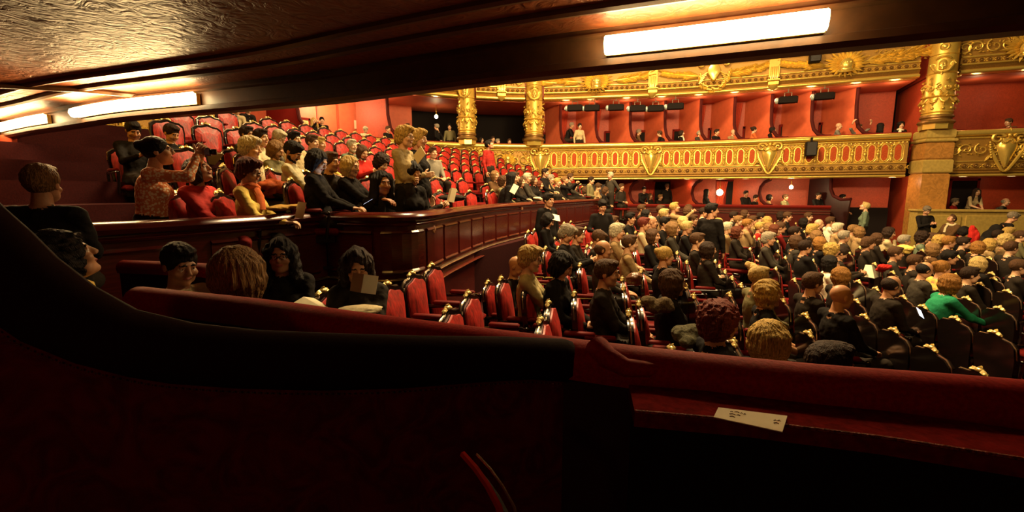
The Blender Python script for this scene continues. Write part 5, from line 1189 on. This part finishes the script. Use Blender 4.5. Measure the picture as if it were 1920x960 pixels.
stall(1129, 374, 'stand', 'short', 'black', 'black', 'man in black standing against the curved wooden parapet', turn=-60, d=9.0, h=1.69, custom=dict(wr=(.18, .25, 1.10), head=(0, 25)), ckey='sb')
stall(1028, 362, 'stand', 'short', 'black', 'black', 'dark blurred person standing at the bend of the wooden parapet', turn=-30, d=8.2, h=1.69, coat=1)
stall(1021, 398, 'down', 'bob', 'black', 'black', 'dark person bending under a white sheet beside the parapet', 1, d=7.6, h=1.3)
booklet(Matrix.Translation(aty(1036, 412, 7.5)) @ Matrix.Rotation(-1.1, 4, 'X'), 'white sheet held over the dark person beside the parapet', w=.13, h=.2)
stall(1335, 381, 'stand', 'short', 'black', 'black', 'tall man in black standing with his back turned in the middle of the stalls', turn=55, d=8.0, h=1.69, coat=1, q='mid', ckey='tm', custom=dict(head=(-50, 0)))
stall(1403, 430, 'rest', 'bob', 'auburn', 'cream', 'woman in a cream cardigan seen from behind, mid stalls', 1, turn=60, topm=mat('cream_cardigan', (.72, .62, .30), .8, 0, .2, 30, .1))
stall(1424, 499, 'rest', 'short', 'blond', 'olive', 'person with short blond hair in an olive top, behind the blonde in black', turn=12)
stall(1442, 523, 'rest', 'wavy', 'goldblond', 'black', 'blonde wavy-haired woman in a black sleeveless top with bare arms', 1, turn=0, ckey='hb2', short=True, custom=dict(head=(-14, 2)), skin='mid')
stall(1352, 566, 'rest', 'curly', 'red', 'black', 'person with tousled dark red hair just behind the velvet rail', 1, turn=20, skin='mid', ckey='rh', short=True)
stall(1446, 598, 'rest', 'bob', 'goldblond', 'black', 'back of a golden blond bobbed head just above the velvet rail', 1, turn=25, ckey='gb')
stall(1558, 641, 'rest', 'short', 'darkbrown', 'black', 'top of a dark head low behind the velvet rail at right', turn=10, ckey='th')
stall(1262, 503, 'rest', 'bob', 'brown', 'black', 'woman with a brown bob in black, mid front of the stalls', 1, turn=6, ckey='bbob', coat=1)
stall(1247, 462, 'rest', 'bun', 'goldblond', 'black', 'blonde woman with pinned-up hair in black', 1, turn=18, coat=1)
stall(1578, 532, 'rest', 'bald', 'brown', 'black', 'bald man in a black jumper, nearest bald head at right', turn=12, ckey='bald1', skin='mid')
stall(1525, 510, 'rest', 'short', 'brown', 'dark', 'man with short brown hair left of the bald man', turn=14)
stall(1579, 499, 'rest', 'bob', 'orange', 'dark', 'person with an orange bob behind the bald man', 1, turn=16)
stall(1663, 516, 'down', 'balding', 'darkbrown', 'dark', 'dark-haired man looking down at a phone, right of the bald man', turn=8)
phone(Matrix.Translation(aty(1728, 596, 4.6)) @ Matrix.Rotation(.6, 4, 'Y') @ Matrix.Rotation(-.9, 4, 'X'), 'lit phone in a hand over the seats at right')
stall(1750, 511, 'lean', 'bob', 'orange', 'teal', 'person in a teal top with reddish hair, the only green clothing', 1, turn=0, ckey='teal', custom=dict(lean=.18, wr=(.10, .62, .72)))
stall(1767, 488, 'rest', 'bun', 'orange', 'yellow', 'orange-haired woman in a yellow sweater behind the person in teal', 1, turn=10)
stall(1726, 490, 'down', 'balding', 'black', 'charcoal', 'balding man in a charcoal jacket bowing beside the woman in yellow')
stall(1837, 480, 'rest', 'bob', 'blond', 'black', 'blond bobbed head in black at right, above the person in teal', 1, turn=14)
r, HM, hd = stall(1577, 462, 'read', 'short', 'darkbrown', 'dark', 'dark-haired man reading a large white paper in the right stalls')
booklet(TIL(r, (.05, .47, .80), -20, 40), 'large white paper read in the right stalls', w=.14, h=.24)
stall(1623, 379, 'standlook', 'short', 'blond', 'greygreen', 'person in a grey-green top standing with raised arms by the dark aisle wall', turn=170, d=13.2, h=1.69, q='mid', skin='pale', fem=True)
r, HM, hd = stall(1738, 386, 'standread', 'short', 'salt', 'black', 'man in a black suit standing against the golden stone wall', turn=-70, d=13.0, h=1.69, q='mid')
stall(1783, 402, 'lookup', 'short', 'brown', 'brown', 'person with a pale scarf looking up against the golden stone wall', turn=-140, scarf='cream', d=12.6, h=1.3, q='mid', custom=dict(head=(0, -45)), ckey='lu')
stall(1842, 407, 'stand', 'short', 'salt', 'black', 'grey-haired man in a black suit bending beside a red garment', turn=0, d=11.2, h=1.55, q='mid', custom=dict(lean=.5, head=(0, 30)), ckey='bend')
stall(1803, 424, 'down', 'bob', 'black', 'black', 'dark head bowed left of the bending man', 1, d=11.4)
stall(1663, 425, 'chin', 'wavy', 'darkbrown', 'beige', 'woman in a beige jacket with her hand at her face, by the aisle', 1, turn=-8, d=9.6)
stall(1287, 383, 'down', 'bob', 'brown', 'black', 'AUTO stalls', 1, d=12.5)
stall(1207, 407, 'rest', 'short', 'red', 'beige', 'red-haired woman in a pale flowered top beside the bald man in glasses', 1, d=8.2)
stall(1222, 404, 'rest', 'bald', 'brown', 'dark', 'bald man with glasses in a dark jacket beside the red-haired woman', glasses=True, d=8.5)
stall(1265, 379, 'phone', 'short', 'goldblond', 'tan', 'blond person in tan raising a phone near the far boxes', 1, d=10.8)
S = [(1203, 383, 11.5, 'short', 'brown', 'dark', 0), (1212, 392, 9.8, 'bob', 'black', 'black', 1), (1239, 384, 11, 'short', 'brown', 'dark', 0), (1245, 391, 9.9, 'short', 'blond', 'tan', 1), (1291, 387, 11, 'wavy', 'brown', 'black', 1),
 (1319, 389, 12, 'short', 'darkbrown', 'white', 0), (1247, 406, 8.8, 'short', 'black', 'black', 0), (1282, 405, 9, 'bob', 'blond', 'black', 1), (1288, 414, 8.4, 'short', 'blond', 'black', 0), (1262, 415, 7.8, 'bob', 'lightbrown', 'charcoal', 1),
 (1308, 436, 6.9, 'short', 'brown', 'dark', 0), (1328, 452, 6.6, 'bob', 'darkbrown', 'dark', 1), (1364, 416, 9.5, 'short', 'white', 'tan', 1), (1376, 396, 12, 'short', 'darkbrown', 'dark', 0), (1397, 393, 13, 'bob', 'brown', 'darkred', 1),
 (1401, 410, 10.5, 'short', 'orange', 'tan', 0), (1427, 398, 12, 'short', 'darkbrown', 'black', 0), (1425, 416, 10.5, 'short', 'goldblond', 'red', 1), (1441, 435, 8.2, 'fluffy', 'grey', 'charcoal', 0), (1383, 423, 9, 'wavy', 'auburn', 'dark', 1),
 (1444, 417, 9.8, 'wavy', 'lightbrown', 'dark', 1), (1454, 420, 9.4, 'bob', 'auburn', 'black', 1), (1464, 416, 10, 'short', 'brown', 'darkred', 0), (1477, 397, 12.3, 'short', 'brown', 'black', 0), (1508, 408, 11.5, 'bob', 'black', 'black', 1),
 (1536, 410, 11, 'bald', 'brown', 'black', 0), (1557, 406, 11.5, 'short', 'brown', 'white', 0), (1524, 420, 9.6, 'fluffy', 'goldblond', 'black', 1), (1533, 431, 9.2, 'bob', 'lightbrown', 'dark', 1), (1539, 443, 8.4, 'bob', 'orange', 'black', 1),
 (1562, 456, 8, 'curly', 'goldblond', 'dark', 1), (1600, 421, 10.6, 'short', 'lightbrown', 'tan', 1), (1613, 424, 10.2, 'bob', 'lightbrown', 'tan', 1), (1629, 444, 8.6, 'fluffy', 'brown', 'dark', 1), (1558, 478, 6.8, 'bob', 'black', 'white', 0),
 (1732, 434, 9.6, 'curly', 'darkbrown', 'greygreen', 1), (1748, 436, 9.8, 'short', 'brown', 'dark', 1), (1766, 441, 9.2, 'curly', 'goldblond', 'dark', 1), (1780, 442, 9.0, 'short', 'orange', 'dark', 0), (1781, 469, 7.6, 'short', 'black', 'black', 0),
 (1716, 477, 7.6, 'short', 'brown', 'dark', 0), (1836, 451, 8.6, 'bob', 'orange', 'dark', 1), (1872, 431, 10.4, 'short', 'darkbrown', 'dark', 0), (1892, 426, 10.6, 'fluffy', 'goldblond', 'tan', 1), (1889, 439, 9.2, 'curly', 'blond', 'tan', 1),
 (1897, 452, 8.2, 'short', 'brown', 'dark', 0), (1915, 432, 10, 'short', 'brown', 'olive', 0), (1912, 486, 7.0, 'short', 'brown', 'dark', 0), (1225, 428, 7.4, 'bob', 'brown', 'black', 1), (1182, 398, 9.6, 'short', 'black', 'black', 0),
 (1348, 408, 10.5, 'bob', 'goldblond', 'dark', 1), (1412, 404, 12, 'short', 'brown', 'tan', 0), (1490, 424, 9.2, 'short', 'darkbrown', 'black', 0), (1494, 440, 8.2, 'bob', 'brown', 'charcoal', 1), (1510, 450, 7.8, 'short', 'darkbrown', 'black', 0),
 (1180, 440, 6.4, 'short', 'brown', 'tan', 0), (1465, 396, 13, 'bob', 'darkbrown', 'dark', 1), (1583, 432, 9.2, 'short', 'grey', 'dark', 0), (1646, 436, 9.3, 'bob', 'brown', 'dark', 1), (1680, 462, 7.9, 'short', 'brown', 'charcoal', 0),
 (1752, 455, 8.4, 'bob', 'lightbrown', 'brown', 1), (1808, 444, 9.2, 'short', 'darkbrown', 'dark', 0), (1858, 446, 9.2, 'bob', 'goldblond', 'tan', 1), (1820, 500, 6.6, 'short', 'darkbrown', 'dark', 0), (1300, 402, 10.8, 'short', 'brown', 'black', 0),
 (1385, 404, 11.2, 'short', 'lightbrown', 'dark', 0), (1440, 405, 11.6, 'bob', 'goldblond', 'dark', 1), (1516, 398, 12.8, 'short', 'brown', 'dark', 0), (1571, 418, 10.4, 'fluffy', 'white', 'tan', 0), (1696, 440, 9.2, 'short', 'grey', 'dark', 0)]
pz = ('rest', 'down', 'rest', 'read', 'left', 'rest', 'right', 'lean')
for i, (u, v, d, hr, hc, top, fem) in enumerate(S):
    stall(u, v, pz[(i*5+i//3) % 8], hr, hc, top, None, fem, turn=random.uniform(-22, 22), d=d, skin=random.choice(('pale', 'mid', 'mid')), glasses=(i % 7 == 3))
def lump(u, v, d, size, name, mt, lab, cat, seed=0, fl=(1, 1, 1), fold=.012):
    f = Field((-.3, -.3, -.25), (.3, .3, .25), .014)
    rr = random.Random(seed)
    for i in range(5): f.ell((rr.uniform(-.1, .1), rr.uniform(-.08, .08), rr.uniform(-.06, .06)), (rr.uniform(.08, .14), rr.uniform(.07, .12), rr.uniform(.05, .10)), 0, .04)
    f.noise(fold, 34, None, seed); f.noise(fold*.4, 80, None, seed)
    V, F, C = f.net(); V = V*np.array(fl)*size; me = net_mesh(name, V, F, C); me.materials[0] = mt
    return tag(link(name, me, None, Matrix.Translation(aty(u, v, d)) @ Matrix.Rotation(rr.uniform(0, 3), 4, 'Z')), lab, cat)
tweed = mat('tweed', (.13, .09, .045), .9, 0, .6, 90, .6)
lump(1230, 568, 3.75, .7, 'folded_coat', tweed, 'brown tweed coat draped over a seat back beside the large man', 'coat', 1, (1, 1, .9))
lump(1190, 522, 4.6, .6, 'handbag', mat('brown_leather', (.16, .06, .025), .4, 0, .2, 30, .3), 'soft brown leather bag on the lap behind the large man', 'bag', 2)
lump(1283, 630, 3.0, .6, 'grey_scarf', mat('grey_wool', (.10, .09, .05), .9, 0, .7, 70, .6), 'bundled grey green coat beside the dark red-haired person', 'coat', 3)
lump(1408, 500, 5.6, .55, 'paper_bag', mat('tan_paper', (.55, .38, .15), .7, 0, .3, 30, .3), 'crumpled tan bag behind the short blond head', 'bag', 4, (.8, .8, 1.1))
lump(1656, 503, 5.8, .45, 'red_bag', cloth('red'), 'small red bag on a seat among the right stalls', 'bag', 5)
lump(1698, 468, 8.0, .8, 'yellow_coat', cloth('yellow'), 'pale yellow coat on the lap of the woman in the beige jacket', 'coat', 6)
lump(1822, 440, 10.8, 1.15, 'red_coat', cloth('red'), 'bright red coat hanging beside the bending man in black', 'coat', 7, (.6, .6, 1.6))
lump(537, 388, 4.55, .9, 'folded_shawl', mat('ochre_shawl', (.42, .24, .05), .8, 0, .5, 40, .4), 'ochre shawl lying on the parapet in front of the woman in yellow', 'shawl', 8, (1.4, .8, .35))
lump(512, 352, 5.2, 1.0, 'rust_coat', mat('rust_cloth', (.38, .08, .02), .8, 0, .4, 30, .4), 'rust coloured coat on the seat behind the woman in yellow', 'coat', 9)
lump(855, 372, 6.3, .9, 'black_coat', cloth('dark'), 'dark coat heaped on the near edge of the curved parapet', 'coat', 10, (1.5, 1.2, .5))
lump(1009, 372, 10.3, .8, 'white_cloth', cloth('cream'), 'cream cloth lying on the parapet before the white-haired man', 'cloth', 11, (1.4, .9, .35))
lump(690, 582, 2.75, .8, 'cream_scarf', cloth('cream'), 'cream scarf and papers on the lap of the reading woman', 'scarf', 12, (1.3, .8, .3))
# ---- rows of empty seats
def near_any(x, y, r=.40): return any((s[2]-x)**2+(s[3]-y)**2 < r*r for s in SEATS)
def pix(x, y, z):
    d = y*CT-(z-EYE)*ST; return 960+FPX*x/d, 480-FPX*(y*ST+(z-EYE)*CT)/d
ROWX = (-.56, .10, .76, 1.42, 2.15, 2.92, 3.95, 4.9, 5.78, 6.7, 7.6, 8.5, 9.4)
for ri, x0 in enumerate(ROWX):
    y = 2.6; k = 0
    while y < 11.8:
        x = row_x(x0, y); z = floor_r(x0); u, v = pix(x, y, z+.96)
        if -60 < u < 1990 and v < 650+max(0, (u-1110))*.12 and not near_any(x, y) and (x0 > -.3 or y < 4.9 or y > 8.6):
            t = y-4.5; seat(x, y, z, -math.degrees(math.atan(.2+(.04*t if t > 0 else 0))), y < 7.2, 'row%d' % ri)
        y += .485
seat(-1.47, 3.0, floor_z(-1.47, 3.0), -40, True, 'parapet')['label'] = 'empty red seat between the two long-haired women below the parapet'
for k in range(7):
    s = 0
    while s < AMS.L-1:
        p, t, o = AMS.at(s); q = p+o*(.42+.8*k); z = 1.05+.27*k; s += .54
        u, v = pix(q.x, q.y, z+.96)
        if q.y < 3.2 or not 320 < u < 1130: continue
        if 3.0 < q.y < 5.3 and q.x > -3.4 and k < 1: continue
        if near_any(q.x, q.y, .46): continue
        ok = min((HS.at(i*.4)[0]-Vector((q.x, q.y, 0))).length for i in range(int(HS.L/.4))) > .75
        if ok: seat(q.x, q.y, z, math.degrees(math.atan2(-o.y, -o.x)), q.y < 7.5, 'raised%d' % k, 'amphitheatre_seat')
print('seats', len(SEATS), 'people', len(PEOPLE))
# labels of the seats, by row and place in the row
nm = {}
near_far = lambda n, i: ords[i]+' from the near end' if i < n/2 or n-1-i > 19 else ords[n-1-i]+' from the far end'
for s in SEATS: nm.setdefault(s[1], []).append(s)
for row, L in nm.items():
    L.sort(key=lambda s: s[3])
    for i, (o, _, x, y) in enumerate(L):
        if row.startswith('raised') and row != 'raised':
            o['label'] = 'red seat %s, %s raised row up from the parapet' % (near_far(len(L), i), ords[int(row[6:])]); o['group'] = 'empty seats of the raised seating'
        elif row.startswith('row'):
            o['label'] = 'empty red seat %s, %s stalls row from the parapet' % (near_far(len(L), i), ords[int(row[3:])]); o['group'] = 'empty stalls seats'
PBY = {}
for r, x, y, z, HM in PEOPLE: PBY[(round(x, 3), round(y, 3))] = r
cnt = {}
for r, x, y, z, HM in sorted(PEOPLE, key=lambda p: pix(p[1], p[2], p[3]+1.2)[0]):
    if r['label'].startswith('AUTO'):
        fig, hr = r.children[0], ([c for c in r.children if c.name.startswith('hair')] or [None])[0]
        hc = hr.material_slots[0].material.name[5:] if hr else None
        hc = {'darkbrown': 'dark brown', 'goldblond': 'golden blond', 'lightbrown': 'light brown', 'salt': 'greying'}.get(hc, hc)
        tp = fig.material_slots[1].material.name[6:].replace('darkred', 'dark red').replace('greygreen', 'grey-green').replace('dark', 'dark clothes' if fig.material_slots[1].material.name == 'cloth_dark' else 'dark')
        b = ('%s-haired person in %s' % (hc, tp)) if hc else 'bald person in %s' % tp
        r['group'] = 'audience in the raised seats' if 'raised' in r['label'] else 'audience in the stalls'
        cnt.setdefault((b, r['group']), []).append(r)
for (b, g), L in cnt.items():
    for i, r in enumerate(L):
        pl = 'among the far raised seats' if 'raised' in g else 'among the stalls crowd'
        r['label'] = (b+' '+pl) if len(L) == 1 else '%s %s, %s such from the left' % (b, pl, ords[i])
def SHORT(l):
    w = l.replace(',', '').split()[:13]
    while w[-1] in ('the', 'a', 'in', 'at', 'of', 'and', 'with', 'by', 'from', 'her', 'his', 'on', 'to', 'behind', 'beside', 'below'): w.pop()
    return ' '.join(w)
for s in SEATS:
    if s[1] in ('raised', 'stalls'):
        r = PBY.get((round(s[2], 3), round(s[3], 3))); w = ' '.join(r['label'].split()[:11]).split(',')[0]
        s[0]['label'] = 'red seat under '+SHORT(r['label']); s[0]['group'] = 'occupied seats'
